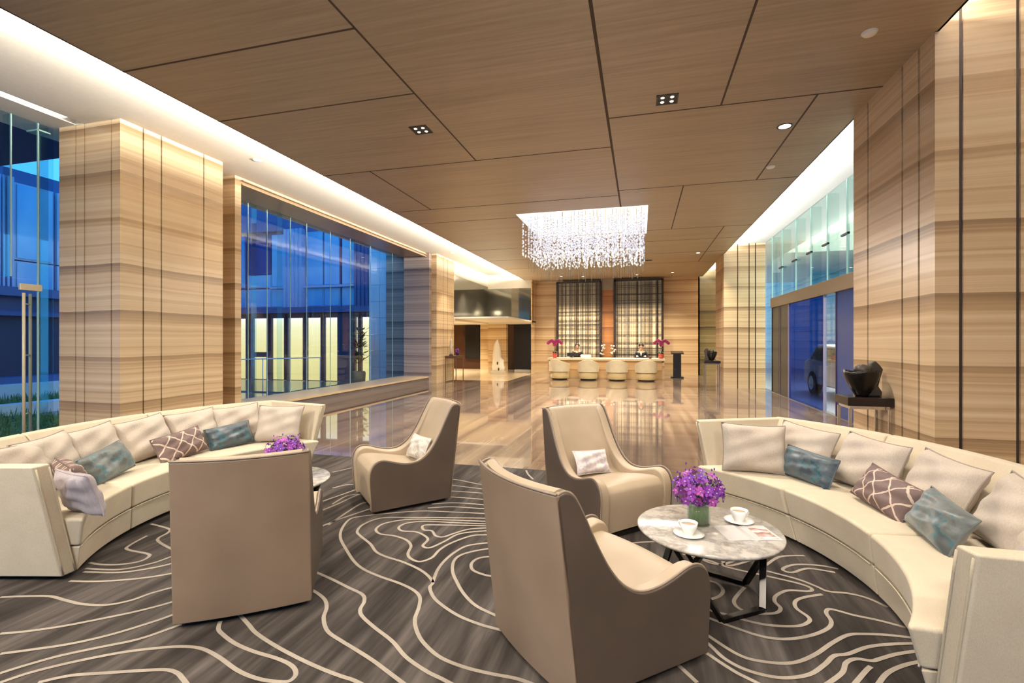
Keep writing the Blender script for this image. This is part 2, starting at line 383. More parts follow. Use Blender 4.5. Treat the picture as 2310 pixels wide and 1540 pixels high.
# stone columns: slabs with dark open joints in front of a dark core
def column(name, x0, y0, x1, y1, cutx, cuty, z1=ZW, g=.014, m=None):
    mb = MB(); mb.box(x0 + .02, y0 + .02, 0, x1 - .02, y1 - .02, z1, 1)
    xs = [x0] + cutx + [x1]; ys = [y0] + cuty + [y1]
    for i in range(len(xs) - 1):
        a = xs[i] + (g if i else 0); b = xs[i+1] - (g if i < len(xs) - 2 else 0)
        mb.box(a, y0, 0, b, y0 + .03, z1); mb.box(a, y1 - .03, 0, b, y1, z1)
    for i in range(len(ys) - 1):
        a = ys[i] + (g if i else .0301); b = ys[i+1] - (g if i < len(ys) - 2 else .0301)
        mb.box(x0, a, 0, x0 + .03, b, z1); mb.box(x1 - .03, a, 0, x1, b, z1)
    return struct(name, mb, [m or STONE, DARK_GAP])
column('column_left_near', -8.03, 5.01, -6.88, 6.69, [-7.71, -7.54, -7.04], [5.33, 5.60, 6.32], g=.010)
column('column_left_far', -8.03, 15.62, -6.88, 17.25, [-7.5], [16.2, 16.6])
column('column_right_near', 2.545, 5.15, 3.72, 6.86, [2.74, 3.15, 3.35], [5.41, 5.71, 6.47], g=.016)
column('column_right_far', 2.545, 16.5, 3.745, 18.2, [2.95, 3.28, 3.46], [17.0, 17.5])

# left wall: deep window niche
wl = MB()
wl.box(-8.15, 7.27, 0, -7.2, 7.41, ZW)                                  # jamb pilaster
wl.box(-7.95, 6.69, 0, -7.9, 7.27, ZW)                                  # dark slot behind the pilaster
wl.box(-8.2, 7.41, 4.43, -7.2, 15.5, ZW); wl.box(-7.24, 7.41, 4.40, -7.17, 15.5, 4.43); wl.box(-7.21, 7.41, 4.47, -7.15, 15.5, 4.50)
struct('wall_left', wl, STONE)
struct('wall_left_return', MB().box(-8.03, 15.42, 0, -7.07, 15.62, ZW), STONE_MAUVE)
wl = MB(); wl.box(-8.1, 7.41, 0, -7.14, 15.42, .22, 0); wl.box(-8.1, 7.41, .22, -7.09, 15.42, .27, 1)
struct('window_sill', wl, [stone_mat('dark_mauve_stone', [(.12,'4a4042'),(.35,'63585a'),(.55,'7a6e6a'),(.75,'8d817a')], slab=.6, off=.2), STONE])

# glazed left window of the niche
GY = [7.42, 8.46, 9.0, 9.74, 10.32, 11.27, 12.19, 13.27, 14.62, 15.42]
wn = MB()
for a, b in zip(GY[:-1], GY[1:]): wn.box(-8.05, a + .004, .27, -8.035, b - .004, 4.43)
w1 = struct('window_1', wn, GLASS_WIN)
fin = MB()
for y in GY[1:-1]: fin.box(-8.05, y - .006, .27, -8.034, y + .006, 4.43)
for y in (8.71, 9.49, 12.41): fin.box(-8.2, y - .006, .27, -8.06, y + .006, 4.43, 1)
struct('window_frame', fin, [GLASS_EDGE, GLASS_GREEN], parent=w1)
# glazed wall at the left end with its tall door
wn = MB()
LY = [-3.0, -1.6, -.2, 1.2, 2.4, 3.6]
for a, b in zip(LY[:-1], LY[1:]): wn.box(-8.16, a + .004, 0, -8.145, b - .004, ZW)
wn.box(-8.16, 3.6, 2.35, -8.145, 4.826, ZW); wn.box(-8.16, 4.834, 0, -8.145, 5.01, ZW)
w2 = struct('window_2', wn, GLASS_WIN)
fin = MB()
for y in LY[1:] + [4.53]: fin.box(-8.3, y - .006, 0 if y != 4.53 else 2.36, -8.17, y + .006, ZW, 1); fin.box(-8.165, y - .006, 0 if y != 4.53 else 2.36, -8.144, y + .006, ZW)
fin.box(-8.165, 4.824, 0, -8.14, 4.836, ZW); fin.box(-8.36, 4.96, 0, -8.18, 4.972, ZW, 1); fin.box(-8.37, 4.96, 0, -8.36, 4.972, ZW); fin.box(-8.36, 4.82, 4.44, -8.14, 4.972, 4.46)
struct('window_frame', fin, [GLASS_EDGE, GLASS_GREEN], parent=w2)
d1 = struct('door_1', MB().box(-8.16, 3.62, .01, -8.145, 4.815, 2.34), GLASS_WIN)
struct('door_patch_fitting', MB().box(-8.175, 4.62, 2.19, -8.13, 4.87, 2.28), BRASS, .006, d1)
hd = MB()
for y, x in ((4.64, -8.10), (4.77, -8.20)):
    hd.tube([(x, y, .24), (x, y, 2.15)], .018, 10)
for z in (.5, 1.3, 2.0): hd.tube([(-8.10, 4.64, z), (-8.20, 4.77, z)], .009, 8)
struct('door_handle', hd, BRASS, 0, d1)

# back wall behind reception, with the side recesses
wb = MB()
wb.box(-4.75, 22.2, 0, -3.75, 22.5, ZC); wb.box(.98, 22.2, 0, 2.46, 22.5, ZC); wb.box(-3.75, 22.25, 0, .98, 22.5, ZC)
wb.box(-3.72, 22.19, 4.17, .98, 22.25, ZC, 1)
struct('wall_back', wb, [STONE_WARM, plain('grey_band', '9a8c7c', .6)])
struct('wall_back_inset', MB().box(-1.66, 21.95, 0, -1.16, 22.2, 3.75).box(-1.66, 21.95, 3.75, -1.16, 22.2, ZC, 1), [stone_mat('amber_stone', [(.1,'6e4526'),(.4,'94602f'),(.7,'ad7640')], slab=.7), plain('grey_head', '8d8378', .6)])
GREENLIT_STONE = stone_mat('green_lit_stone', [(.1,'5d5236'),(.4,'93865c'),(.7,'bdb084')], slab=.7)  # greenish light in the niche painted into the stone colour
struct('wall_back_right', MB().box(2.46, 22.6, 0, 4.0, 22.8, ZW).box(2.40, 22.2, 0, 2.46, 22.8, ZW), GREENLIT_STONE)
# left rear: lift lobby, soffit and mirrored bulkhead
MIRROR = NT('bronze_mirror').bsdf(lin('6c685c'), .06, .85)
LOBBY_DARK = plain('dark_brown_panel', '4a2c1c', .35); LOBBY_BLACK = plain('black_opening', '08080a', .4)
wb = MB()
wb.box(-6.98, 17.25, 2.34, -6.88, 21.6, 4.0, 1); wb.box(-6.98, 17.25, 4.0, -6.88, 21.6, ZW, 0); wb.box(-7.2, 17.25, 2.26, -6.86, 21.6, 2.34, 0)
wb.box(-6.98, 21.5, 2.34, -4.75, 21.6, 3.9, 1); wb.box(-6.98, 21.5, 3.9, -4.75, 21.6, ZW, 0); wb.box(-6.98, 21.46, 2.26, -4.75, 21.6, 2.34, 0)
wb.box(-4.80, 21.4, 0, -4.75, 22.5, ZC, 3)
struct('wall_back_left', wb, [WHITE, MIRROR, STONE_WARM, STONE_WARM])
struct('column_lobby', MB().box(-6.86, 21.45, 0, -5.98, 21.75, 2.26), STONE_WARM)
wb = MB()
wb.box(-11.4, 17.25, 0, -11.3, 24.4, 2.6, 1); wb.box(-11.4, 24.3, 0, -4.7, 24.4, 2.6, 0)
wb.box(-8.97, 24.1, .55, -8.18, 24.3, 2.3, 1); wb.box(-8.12, 24.05, 0, -6.9, 24.3, 2.34, 3); wb.box(-5.85, 22.3, 0, -4.85, 22.4, 2.26, 1); wb.box(-11.4, 17.25, 2.34, -4.75, 24.4, 2.4, 2)
wb.box(-11.4, 17.2, 0, -8.03, 17.25, 2.6, 0)
struct('wall_lobby', wb, [LOBBY_DARK, LOBBY_BLACK, WHITE, STONE_WARM])
struct('floor_lobby', MB().box(-11.4, 17.3, -.05, -4.76, 24.4, .0015), plain('cream_lobby_stone', 'd8c4a0', .16))

# right glazed front: bronze transom, upper panes with fittings, entrance doors below
struct('beam_right', MB().box(3.70, 6.86, 2.46, 3.82, 15.74, 2.74), plain('bronze_transom', '7d6c58', .4), .006)
wn = MB(); RY = [6.86, 7.7, 8.6, 9.5, 10.4, 11.4, 12.4, 13.5, 14.7, 15.74]
for a, b in zip(RY[:-1], RY[1:]): wn.box(3.745, a + .004, 2.74, 3.76, b - .004, ZW)
wn.box(3.745, 15.76, 0, 3.76, 16.5, ZW)
w3 = struct('window_3', wn, GLASS_GREEN)
fin = MB()
for y in RY[1:]: fin.box(3.742, y - .006, 2.74, 3.764, y + .006, ZW); fin.box(3.77, y - .005, 2.74, 3.97, y + .005, ZW, 1)
fin.box(3.742, 15.745, 0, 3.764, 15.757, 2.74)
struct('window_frame', fin, [GLASS_EDGE, GLASS_GREEN], parent=w3)
for y in RY[1:-1]:
    for z in (3.5,):
        struct('pane_clip', MB().box(3.70, y - .16, z - .02, 3.742, y + .16, z + .02), BLACK_STEEL, .004, w3)
DARKP = plain('charcoal_door_panel', '35322f', .35)
def rdoor(n, y0, y1, m, fm=None):
    d = struct('door_%d' % n, MB().box(3.75, y0 + .02, .01, 3.775, y1 - .02, 2.46), m)
    if fm: struct('door_frame', MB().box(3.735, y0, 0, 3.79, y0 + .03, 2.46).box(3.735, y1 - .03, 0, 3.79, y1, 2.46), fm, 0, d)
    return d
rdoor(2, 14.95, 15.74, DARKP, BLACK_STEEL); rdoor(3, 14.1, 14.92, DARKP, plain('mauve_frame', '6d6470', .4))
rdoor(4, 11.55, 14.08, GLASS_BLUE, plain('lilac_frame', '8f8aa6', .3)); rdoor(5, 8.6, 10.92, GLASS_NAVY, plain('plum_frame', '4a3550', .35)); rdoor(6, 6.86, 8.58, GLASS_NAVY)
struct('trim_threshold', MB().box(3.70, 6.86, 0, 3.82, 15.74, .012), plain('steel_threshold', 'a9a8ad', .25, .8))
struct('window_4', MB().box(3.745, 10.94, 0, 3.76, 11.53, 2.46), GLASS_CLEAR)
# wall behind the camera, partly glazed
wr = MB(); wr.box(-8.2, -3.2, 0, -5.2, -3.0, ZW); wr.box(1.9, -3.2, 0, 3.9, -3.0, ZW); wr.box(-5.2, -3.2, 2.6, 1.9, -3.0, ZW)
struct('wall_rear', wr, STONE)
struct('window_5', MB().box(-5.2, -3.12, 0, 1.9, -3.1, 2.6), GLASS_WIN)
struct('wall_right', MB().box(3.75, -3.2, 0, 3.85, 5.15, ZW), STONE)
struct('wall_right_far', MB().box(3.74, 18.2, 0, 3.84, 22.8, ZW), STONE_WARM)

# ================================================================== OUTSIDE, LEFT: COURTYARD
FAC = plain('blue_grey_cladding', 'b9c6dc', .5); FACD = plain('dark_cladding', '3a4460', .5); FACN = plain('navy_panel', '52689c', .5)
FLUTE = plain('fluted_panel', 'b9c0e0', .5); PALE = plain('pale_stone', 'd2e2f2', .6)
def winblue(name, a, b):
    t = NT(name); pos = t.n('ShaderNodeNewGeometry').outputs['Position']
    v = t.noise(t.scaled(pos, (.8, .8, .5)), 1.0, 2.0)
    return t.bsdf(t.ramp(v, [(.35, a), (.65, b)]), .15, 0.0, IOR=1.6)
WBLUE = winblue('dusk_glazing', '7cbcf0', 'b4dcf8'); WDARK = winblue('dark_glazing', '1c3a70', '2c5296')
def lit(name, strength):
    t = NT(name); pos = t.n('ShaderNodeSeparateXYZ', {0: t.n('ShaderNodeNewGeometry').outputs['Position']})
    k = t.math('DIVIDE', pos.outputs[2], 2.4)
    col = t.ramp(k, [(0.0, 'd8c986'), (.5, 'e6d898'), (.85, 'f2e8b8'), (1.0, 'fffbe6')])
    e = t.n('ShaderNodeEmission', {'Color': col, 'Strength': strength}); t.t.links.new(e.outputs[0], t.out.inputs[0]); return t.mat
LIT = lit('lit_room', 1.35)
ground = struct('ground_courtyard', MB().box(-30, -8, -.25, -8.2, 40, -.12), plain('wet_paving', '5c6b86', .12))
b = empty('courtyard_building', (-12, 16.6, -.12), 0, 'tall blue-grey building with lit yellow ground floor across the courtyard', 'building')
def bpart(name, mb, m, parent=b, label=None):
    o = mb.build(name, m, None); o.parent = parent; o.matrix_parent_inverse = Matrix.Translation(-Vector((-12, 16.6, -.12)))
    if parent is not b: o.matrix_parent_inverse = Matrix()
    return o
YB0 = 16.62
bpart('wall', MB().box(-17.2, 16.9, -.12, -8.2, 17.2, 9.0).box(-17.2, YB0, 5.99, -13.1, 17.0, 6.25).box(-13.1, 16.7, 5.9, -8.2, 17.0, 9.0), FACN)
bpart('spandrel_beam', MB().box(-17.2, 16.45, 2.62, -9.95, 16.9, 2.84), FACN)
for x0, x1 in ((-13.95, -13.1), (-10.72, -9.95)):
    mb = MB(); n = 9; w = (x1 - x0) / n
    for i in range(n): mb.box(x0 + i*w, 16.5 + (.05 if i % 2 else 0), 2.84, x0 + (i+1)*w, 16.9, 6.0 if x0 < -12 else 8)
    bpart('fluted_pilaster', mb, FLUTE if x0 < -12 else FACN)
for x0, x1, z0, z1, m in ((-16.9,-16.1,2.9,3.6,WBLUE),(-16.9,-16.1,3.72,5.9,WBLUE),(-15.95,-14.8,2.9,3.6,WBLUE),(-15.95,-14.8,3.72,4.2,WBLUE),(-15.85,-14.85,4.25,5.55,WDARK),(-14.72,-14.02,2.9,3.6,WBLUE),(-14.72,-14.02,3.74,5.85,WBLUE),
    (-13.02,-12.3,2.9,3.6,WBLUE),(-13.02,-12.3,3.74,8,WBLUE),(-12.22,-11.55,2.9,3.6,WBLUE),(-12.22,-11.55,3.74,8,WBLUE),(-11.4,-10.76,2.9,3.6,WBLUE),(-11.4,-10.76,3.74,8,WBLUE)):
    f = bpart('window', MB().box(x0 - .03, 16.78, z0 - .03, x1 + .03, 16.9, z1 + .03), FAC if z1 < 5 else FACN)
    p = MB().box(x0, 16.74, z0, x1, 16.79, z1).build('pane', m, f)
bpart('transom', MB().box(-14.75, 16.62, 3.62, -13.98, 16.78, 3.71).box(-13.1, 16.62, 3.62, -10.72, 16.78, 3.71), FLUTE)
for i, (x0, x1) in enumerate(((-16.9,-16.0),(-15.62,-14.92),(-14.7,-14.1),(-13.9,-13.2),(-13.0,-12.37),(-12.18,-11.6),(-10.78,-10.69),(-10.52,-9.97))):
    f = bpart('lit_window', MB().box(x0 - .06, 16.7, -.1, x0, 16.9, 2.6).box(x1, 16.7, -.1, x1 + .06, 16.9, 2.6).box(x0, 16.7, 2.42, x1, 16.9, 2.6), FACD)
    MB().box(x0, 16.80, -.1, x1, 16.86, 2.42).build('pane', LIT, f)
    if i == 1: MB().box(x0 - .05, 16.74, .82, x1 + .1, 16.80, 1.02).box(x1, 16.66, -.1, x1 + .2, 16.80, 1.05).build('crossbar', FACD, f)
bpart('dark_screen', MB().box(-11.5, 16.6, -.1, -10.85, 16.9, 2.6), FACD)
mb = MB()
for k in range(12):
    mb.box(-9.94, 16.3, -.12 + k*.62, -9.5, 17.0, .49 + k*.62); mb.box(-9.49, 16.3, -.12 + k*.62, -9.02, 17.0, .49 + k*.62)
bpart('stone_pier', mb, PALE)
bpart('stone_return', MB().box(-9.0, 15.9, -.12, -8.2, 17.0, 7.4), STONE_MAUVE)
# wing along the left of the courtyard
w = empty('courtyard_wing', (-17.2, 8, -.12), 0, 'dark blue office wing seen through the glass wall left of the stone column', 'building')
def wpart(name, mb, m):
    o = mb.build(name, m, None); o.parent = w; o.matrix_parent_inverse = Matrix.Translation(-Vector((-17.2, 8, -.12))); return o
wpart('wall', MB().box(-17.6, 0, -.12, -17.3, 16.4, 6.4), FACN)
wpart('spandrel_beam', MB().box(-17.3, 0, 2.75, -16.85, 16.3, 3.0).box(-17.3, 0, 2.2, -16.95, 16.3, 2.32), FACN)
mb = MB()
for k in range(7): mb.box(-17.3, 8.9 + k*.1, 3.0, -17.05, 8.95 + k*.1, 6.1)
wpart('fluted_pilaster', mb, FLUTE)
y = 9.62
for k in range(5):
    for z0, z1 in ((3.05, 3.72), (3.86, 5.95)):
        f = wpart('window', MB().box(-17.3, y, z0 - .05, -17.18, y + .95, z1 + .05), FAC)
        MB().box(-17.17, y + .05, z0, -17.15, y + .9, z1).build('pane', WBLUE, f)
    y += 1.05
wpart('dark_shopfront', MB().box(-17.3, 5, .5, -17.15, 16.0, 2.2), FACD)
wpart('plinth', MB().box(-17.3, 4, -.12, -16.6, 16.3, .5), FACN)
struct('roof_canopy', MB().box(-18, -8, 4.62, -8.25, 6.0, 4.85), plain('canopy_underside', '3a4678', .6))
for x0, x1, y0, y1, z, nm in ((-16.6, -16.3, 4, 15.8, .32, 'courtyard_wall'), (-13.2, -12.9, 3, 12.5, .14, 'courtyard_kerb')):
    tag(MB().box(x0, y0, -.12, x1, y1, z).build(nm, PALE, None, .01), 'pale low kerb wall running along the ' + ('far' if x0 < -15 else 'near') + ' edge of the courtyard lawn', 'kerb')
GR = NT('lawn_grass'); pos = GR.n('ShaderNodeNewGeometry').outputs['Position']
GR = GR.bsdf(GR.ramp(GR.noise(pos, 28.0, 4.0), [(.3, '3a6448'), (.7, '86ac7a')]), .9)
mb = MB()
for k in range(5200):
    x, y = (rnd.uniform(-12.8, -9.2), rnd.uniform(2.2, 7.2)) if k % 2 else (rnd.uniform(-16.2, -13.3), rnd.uniform(6.0, 12.2))
    h = rnd.uniform(.10, .26); a = rnd.uniform(0, PI); dx, dy = .018*math.cos(a), .018*math.sin(a); lx, ly = rnd.uniform(-.06,.06), rnd.uniform(-.06,.06)
    mb.add([(x-dx,y-dy,-.1),(x+dx,y+dy,-.1),(x+lx,y+ly,-.1+h)], [(0,1,2)])
mb.box(-12.85, 2.0, -.119, -9.1, 7.4, -.09); mb.box(-16.25, 5.5, -.119, -13.25, 12.3, -.09)
tag(mb.build('lawn', GR), 'green grass strips outside the left glass wall', 'grass', kind='stuff')
POOL = winblue('pool_water', '1e5a66', '2f7f7f')
tag(MB().box(-15.6, 12.6, -.12, -10.6, 16.0, -.085).build('pool', POOL), 'flat teal pool between the big window and the lit facade', 'pool', kind='stuff')
# railing
r = empty('railing', (-9.3, 13.5, -.12), 0, 'thin pale handrail crossing the courtyard in front of the lit windows', 'railing')
Lr = [(-13.6, 9.6), (-12.6, 11.2), (-11.6, 12.8), (-10.6, 14.3)]
def rel(o, ex): o.parent = r; o.matrix_parent_inverse = Matrix.Translation(-Vector((-9.3, 13.5, -.12)))
rel(MB().tube([(x, y, .92) for x, y in Lr], .018, 8).build('rail', PALE), r)
for x, y in Lr: rel(MB().tube([(x, y, -.12), (x, y, .92)], .014, 8).build('post', PALE), r)
# planter shrub in front of the last lit window
sh = empty('potted_shrub', (-9.95, 15.6, -.12), 0, 'tall dark leafy plant in a pot before the rightmost lit window', 'plant')
o = MB().lathe([(.16,0),(.24,.1),(.26,.45),(.23,.5),(.2,.46)], 16).build('pot', plain('clay_pot', '6b6a5a', .7), sh)
MB().tube([(0,0,.4),(.03,0,1.0),(0,.02,1.6)], .025, 8).build('stem', plain('plant_stem', '4a4a34', .8), sh)
mb = MB()
for k in range(140):
    a = rnd.uniform(0, 2*PI); z = rnd.choice([rnd.uniform(1.3, 2.05), rnd.uniform(1.3, 2.05), rnd.uniform(.75, 1.15)]); q = rnd.uniform(.05, .24)
    c = Vector((q*math.cos(a), q*math.sin(a), z)); d = Vector((math.cos(a), math.sin(a), rnd.uniform(-.2, .8))).normalized(); s = d.cross(Vector((0,0,1))).normalized()*.075
    mb.add([c, c + d*.12 + s, c + d*.27, c + d*.12 - s], [(0,1,2,3)])
mb.build('foliage', plain('dark_leaf', '1f3a2c', .6), sh)

# ================================================================== OUTSIDE, RIGHT: DRIVEWAY
struct('ground_driveway', MB().box(3.85, -8, -.25, 30, 40, -.02), plain('grey_driveway', '8e93a6', .35))
struct('wall_driveway', MB().box(8.2, 4, -.02, 8.5, 60, 7), stone_mat('pale_outer_stone', [(.1,'9aa39c'),(.45,'c3cbc4'),(.8,'dde3dc')], slab=.5))
struct('ceiling_porch', MB().box(3.9, 4, 4.75, 8.2, 30, 4.9), WHITE_COOL)
CARW = plain('white_car_paint', 'dcdfe4', .2); 
car = empty('car', (5.6, 14.2, -.02), math.radians(90), 'white car parked outside behind the entrance door gap', 'car')
mb = MB(); prof = [(-2.1,.3),(-2.15,.62),(-1.95,.82),(-1.05,.9),(-.35,1.38),(1.0,1.42),(1.75,1.0),(2.1,.92),(2.15,.4),(2.05,.28)]
mb.prism([(p, q) for p, q in prof], -.85, .85, 'y'); mb.build('body', CARW, car, .06)
CGL = plain('car_glass', '0e1218', .05)
for s in (-1, 1):
    MB().prism([(-.92,.93),(-.33,1.31),(.95,1.34),(1.5,1.0)], s*.852, s*.862, 'y').build('side_window', CGL, car)
    for x in (-1.35, 1.35):
        o = MB().prism([(x + .32*math.cos(2*PI*k/24), .32 + .32*math.sin(2*PI*k/24)) for k in range(24)], s*.70, s*.88, 'y').build('wheel', plain('tyre', '15161a', .7), car)
        MB().prism([(x + .2*math.cos(2*PI*k/16), .32 + .2*math.sin(2*PI*k/16)) for k in range(16)], s*.88, s*.89, 'y').build('hub', CHROME, o)
    MB().ball((-2.1, s*.6, .68), .11, 10, 6, sc=(.5,1.4,.7)).build('headlamp', PORCELAIN, car)
MB().box(-2.17, -.5, .38, -2.12, .5, .58).build('grille', CGL, car)
MB().hexa([(-1.0,-.75,.94),(-1.02,.75,.94),(-.95,.75,.93),(-.95,-.75,.93),(-.42,-.68,1.36),(-.42,.68,1.36),(-.36,.68,1.35),(-.36,-.68,1.35)]).build('windscreen', CGL, car)
# ================================================================== FURNITURE
FZ = .012
# ---- curved sofa: local origin is 1.9 m out from the arc centre, +x points outwards, y runs along the sofa
SO = 1.9
def vout(u, z, sg=1): return 1.19 + .30 * z + .22 * (u - 1.3)
def th(r, z, inset=0.0, sg=1):
    """half angle at radius r where the arc meets the inside (inset) of the arm"""
    a = .7
    for _ in range(30): a = math.asin(min(.98, (vout(r*math.cos(a), z, sg) - inset) / r))
    return a
def arc_block(mb, cross, t0, t1, n, inset, gap=0.004, mi=0, smooth=False):
    rings = []
    for i in range(n + 1):
        t = t0 + (t1 - t0) * i / n; ring = []
        for r, z in cross:
            a = (t + 1)/2*(th(r, z, inset, 1) + th(r, z, inset, -1)) - th(r, z, inset, -1)
            g = gap / r * (1 if i == 0 else -1 if i == n else 0)
            ring.append((r*math.cos(a + g) - SO, r*math.sin(a + g), z))
        rings.append(ring)
    mb.loft(rings, True, True, mi, smooth)
def make_sofa(loc, rz):
    s = empty('curved_sofa', (loc[0], loc[1], FZ), rz)
    mb = MB(); arc_block(mb, [(1.80,0),(2.25,0),(2.25,.035),(1.80,.035)], -1, 1, 24, .14); mb.build('plinth', PLINTH, s)
    T = [-1, -.21, .42, 1]
    for a, b in zip(T[:-1], T[1:]):
        mb = MB(); arc_block(mb, [(1.72,.03),(2.32,.03),(2.34,.20),(1.69,.20)], a, b, 14, .09); mb.build('seat_base', CREAM, s, .008, 2)
        mb = MB(); arc_block(mb, [(1.685,.206),(2.34,.206),(2.36,.385),(1.655,.40)], a, b, 14, .085); c = mb.build('seat_cushion', CREAM, s, .022, 4)
        p = MB(); P = []
        for i in range(15):
            t = a + (b - a)*(.03 + .94*i/14); an = (t + 1)/2*(th(1.685, .21, .085, 1) + th(1.685, .21, .085, -1)) - th(1.685, .21, .085, -1); P.append((1.683*math.cos(an) - SO, 1.683*math.sin(an), .204))
        p.tube(P, .004, 6); p.build('piping', PIPE, c)
    for a, b in zip(T[:-1], T[1:]):
        mb = MB(); arc_block(mb, [(2.28,.03),(2.60,.755),(2.565,.772),(2.52,.765),(2.24,.37),(2.2,.03)], a, b, 16, .02); mb.build('backrest', CREAM, s, .012, 3)
    for sg in (-1, 1):
        mb = MB(); R = []
        for k in range(6):
            z = .03 + .735*k/5; u0 = 1.315 - .09*(z/.8)
            # where the arm meets the outside of the back
            rb = 2.28 + .32*(z - .03)/.725 + .01; ub = rb*math.cos(th(rb, z, 0, sg))
            q = [(u0, vout(u0, z, sg)), (ub, vout(ub, z, sg)), (ub - .02, vout(ub, z, sg) - .09), (u0, vout(u0, z, sg) - .09)]
            R.append([(u - SO, sg*v, z) for u, v in q])
        mb.loft(R); am = mb.build('arm', CREAM, s, .012, 3)
        for off in (.012, .078):
            P = [(1.315 - .09*(z/.8) - SO - .002, sg*(vout(1.315 - .09*(z/.8), z, sg) - off), z) for z in [.04 + .705*k/8 for k in range(9)]]
            MB().tube(P, .005, 6).build('piping', PIPE, am)
        # legs of the plinth are hidden; nothing else shows
    return s
def axis_loc(cx, cy, deg): a = math.radians(deg); return (cx + SO*math.cos(a), cy + SO*math.sin(a)), a
RL, RA = axis_loc(-.404, 3.083, 12.6); LL, LA = axis_loc(-2.18, 3.41, 182.0)
sofa_r = make_sofa(RL, RA)
tag(sofa_r, 'ivory curved sofa with brown and teal cushions behind the table with cups', 'sofa', 'curved sofas')
sofa_l = copy_tree(sofa_r); sofa_l.location = (*LL, FZ); sofa_l.rotation_euler.z = LA
tag(sofa_l, 'ivory curved sofa in front of the glass wall and stone column', 'sofa', 'curved sofas')

# ---- cushions
def pillow_mesh(name, w, h, t, mat, trim, pinch=.06, seed=0, wr=.010):
    n = 18; rr = random.Random(seed); ph = [rr.uniform(0, 6.28) for _ in range(6)]
    mb = MB(); uvs = []
    def pt(i, j, sd):
        u = 2*i/n - 1; v = 2*j/n - 1
        k = (max(0, 1 - u**4) ** .5) * (max(0, 1 - v**4) ** .5)
        x = w/2*u*(1 - pinch*(1 - v*v)); z = h/2*v*(1 - pinch*1.2*(1 - u*u))
        cr = wr*math.sin(5*u + 3*v + ph[0])*(1 - abs(u)**3) + wr*.7*math.sin(9*v - 4*u + ph[1])
        return (x, sd*(t/2*k + cr*k*.8) + .012*math.sin(2*u + ph[2])*(1-v*v), z)
    for sd in (-1, 1):
        vs = [pt(i, j, sd) for j in range(n+1) for i in range(n+1)]
        fs = [(j*(n+1)+i, j*(n+1)+i+1, (j+1)*(n+1)+i+1, (j+1)*(n+1)+i) for j in range(n) for i in range(n)]
        mb.add(vs, fs, 0, True); uvs += [(i/n, j/n) for j in range(n+1) for i in range(n+1)]
    edge = [(i, 0) for i in range(n)] + [(n, j) for j in range(n)] + [(n-i, n) for i in range(n)] + [(0, n-j) for j in range(n)]
    me = mb.mesh(name, mat); ul = me.uv_layers.new(name='UVMap')
    for lp in me.loops: ul.data[lp.index].uv = uvs[lp.vertex_index]
    tr = MB().tube([pt(i, j, 0) for i, j in edge], .0055, 6, closed=True).mesh(name + '_piping', trim)
    return me, tr
PM = {}
for i in range(3): PM['big%d' % i] = (*pillow_mesh('big_cushion', .50, .40, .17, LINEN, LINEN_TRIM, .07, i, .014), .40)
PM['teal'] = (*pillow_mesh('teal_cushion', .46, .235, .13, TEAL_DARK, TEAL_DARK, .05, 5), .235)
PM['tealsilver'] = (*pillow_mesh('teal_silver_cushion', .46, .25, .13, TEAL, TEAL, .05, 6), .25)
PM['lattice'] = (*pillow_mesh('lattice_cushion', .48, .25, .13, LATTICE, LATTICE, .05, 7), .25)
PM['satin'] = (*pillow_mesh('satin_cushion', .36, .29, .11, GREY_SATIN, GREY_SATIN, .07, 8, .012), .29)
PM['lilac'] = (*pillow_mesh('lilac_cushion', .36, .20, .10, WHITE_LILAC, WHITE_LILAC, .05, 9), .20)
PM['silver'] = (*pillow_mesh('silver_cushion', .34, .22, .11, SILVER, SILVER, .06, 10), .22)
def pillow(kind, loc, rz, tilt, roll, label, group=None, name='cushion'):
    me, tr, h = PM[kind]
    o = bpy.data.objects.new(name, me); C.objects.link(o)
    M = Matrix.Translation(loc) @ Matrix.Rotation(rz, 4, 'Z') @ Matrix.Rotation(-tilt, 4, 'X') @ Matrix.Rotation(roll, 4, 'Y') @ Matrix.Translation((0, 0, h/2))
    o.matrix_world = M
    p = bpy.data.objects.new('piping', tr); C.objects.link(p); p.parent = o
    return tag(o, label, 'cushion', group)
def on_sofa(kind, side, ang, r, tilt, roll, label, face=None, z=.40, dz=0):
    ctr, ax = ((-.417, 3.14), RA) if side == 'r' else ((-2.18, 3.47), LA)
    a = ax + math.radians(ang); loc = (ctr[0] + r*math.cos(a), ctr[1] + r*math.sin(a), z + FZ + dz)
    rz = a - PI/2 if face is None else ax + math.radians(face) - PI/2
    return pillow(kind, loc, rz, math.radians(tilt), math.radians(roll), label, 'cushions on the curved sofas')
# right sofa, from the far arm to the near arm
on_sofa('big0', 'r', 30, 1.80, 17, 2, 'large grey linen cushion leaning on the far arm of the sofa with cups', face=80)
on_sofa('big1', 'r', 27, 2.15, 24, 5, 'large pale linen cushion behind the teal one in the corner of the sofa with cups')
on_sofa('big2', 'r', 13, 2.17, 24, 3, 'large linen cushion standing alone between teal and brown cushions of the sofa with cups')
on_sofa('big0', 'r', -1, 2.17, 26, 4, 'large linen cushion behind the brown lattice one on the sofa with cups')
on_sofa('big1', 'r', -15, 2.19, 26, 5, 'large linen cushion cut by the right frame edge behind a teal one', dz=.0)
on_sofa('big2', 'r', -29, 2.12, 24, -2, 'large linen cushion mostly hidden behind the near sofa arm')
on_sofa('teal', 'r', 21, 1.96, 24, 4, 'dark teal brocade cushion next to the far corner of the sofa with cups')
on_sofa('lattice', 'r', 2.5, 1.95, 32, 8, 'brown cushion with cream diamond lattice on the sofa with cups')
on_sofa('tealsilver', 'r', -12, 1.93, 30, 6, 'teal and silver brocade cushion nearest the right frame edge')
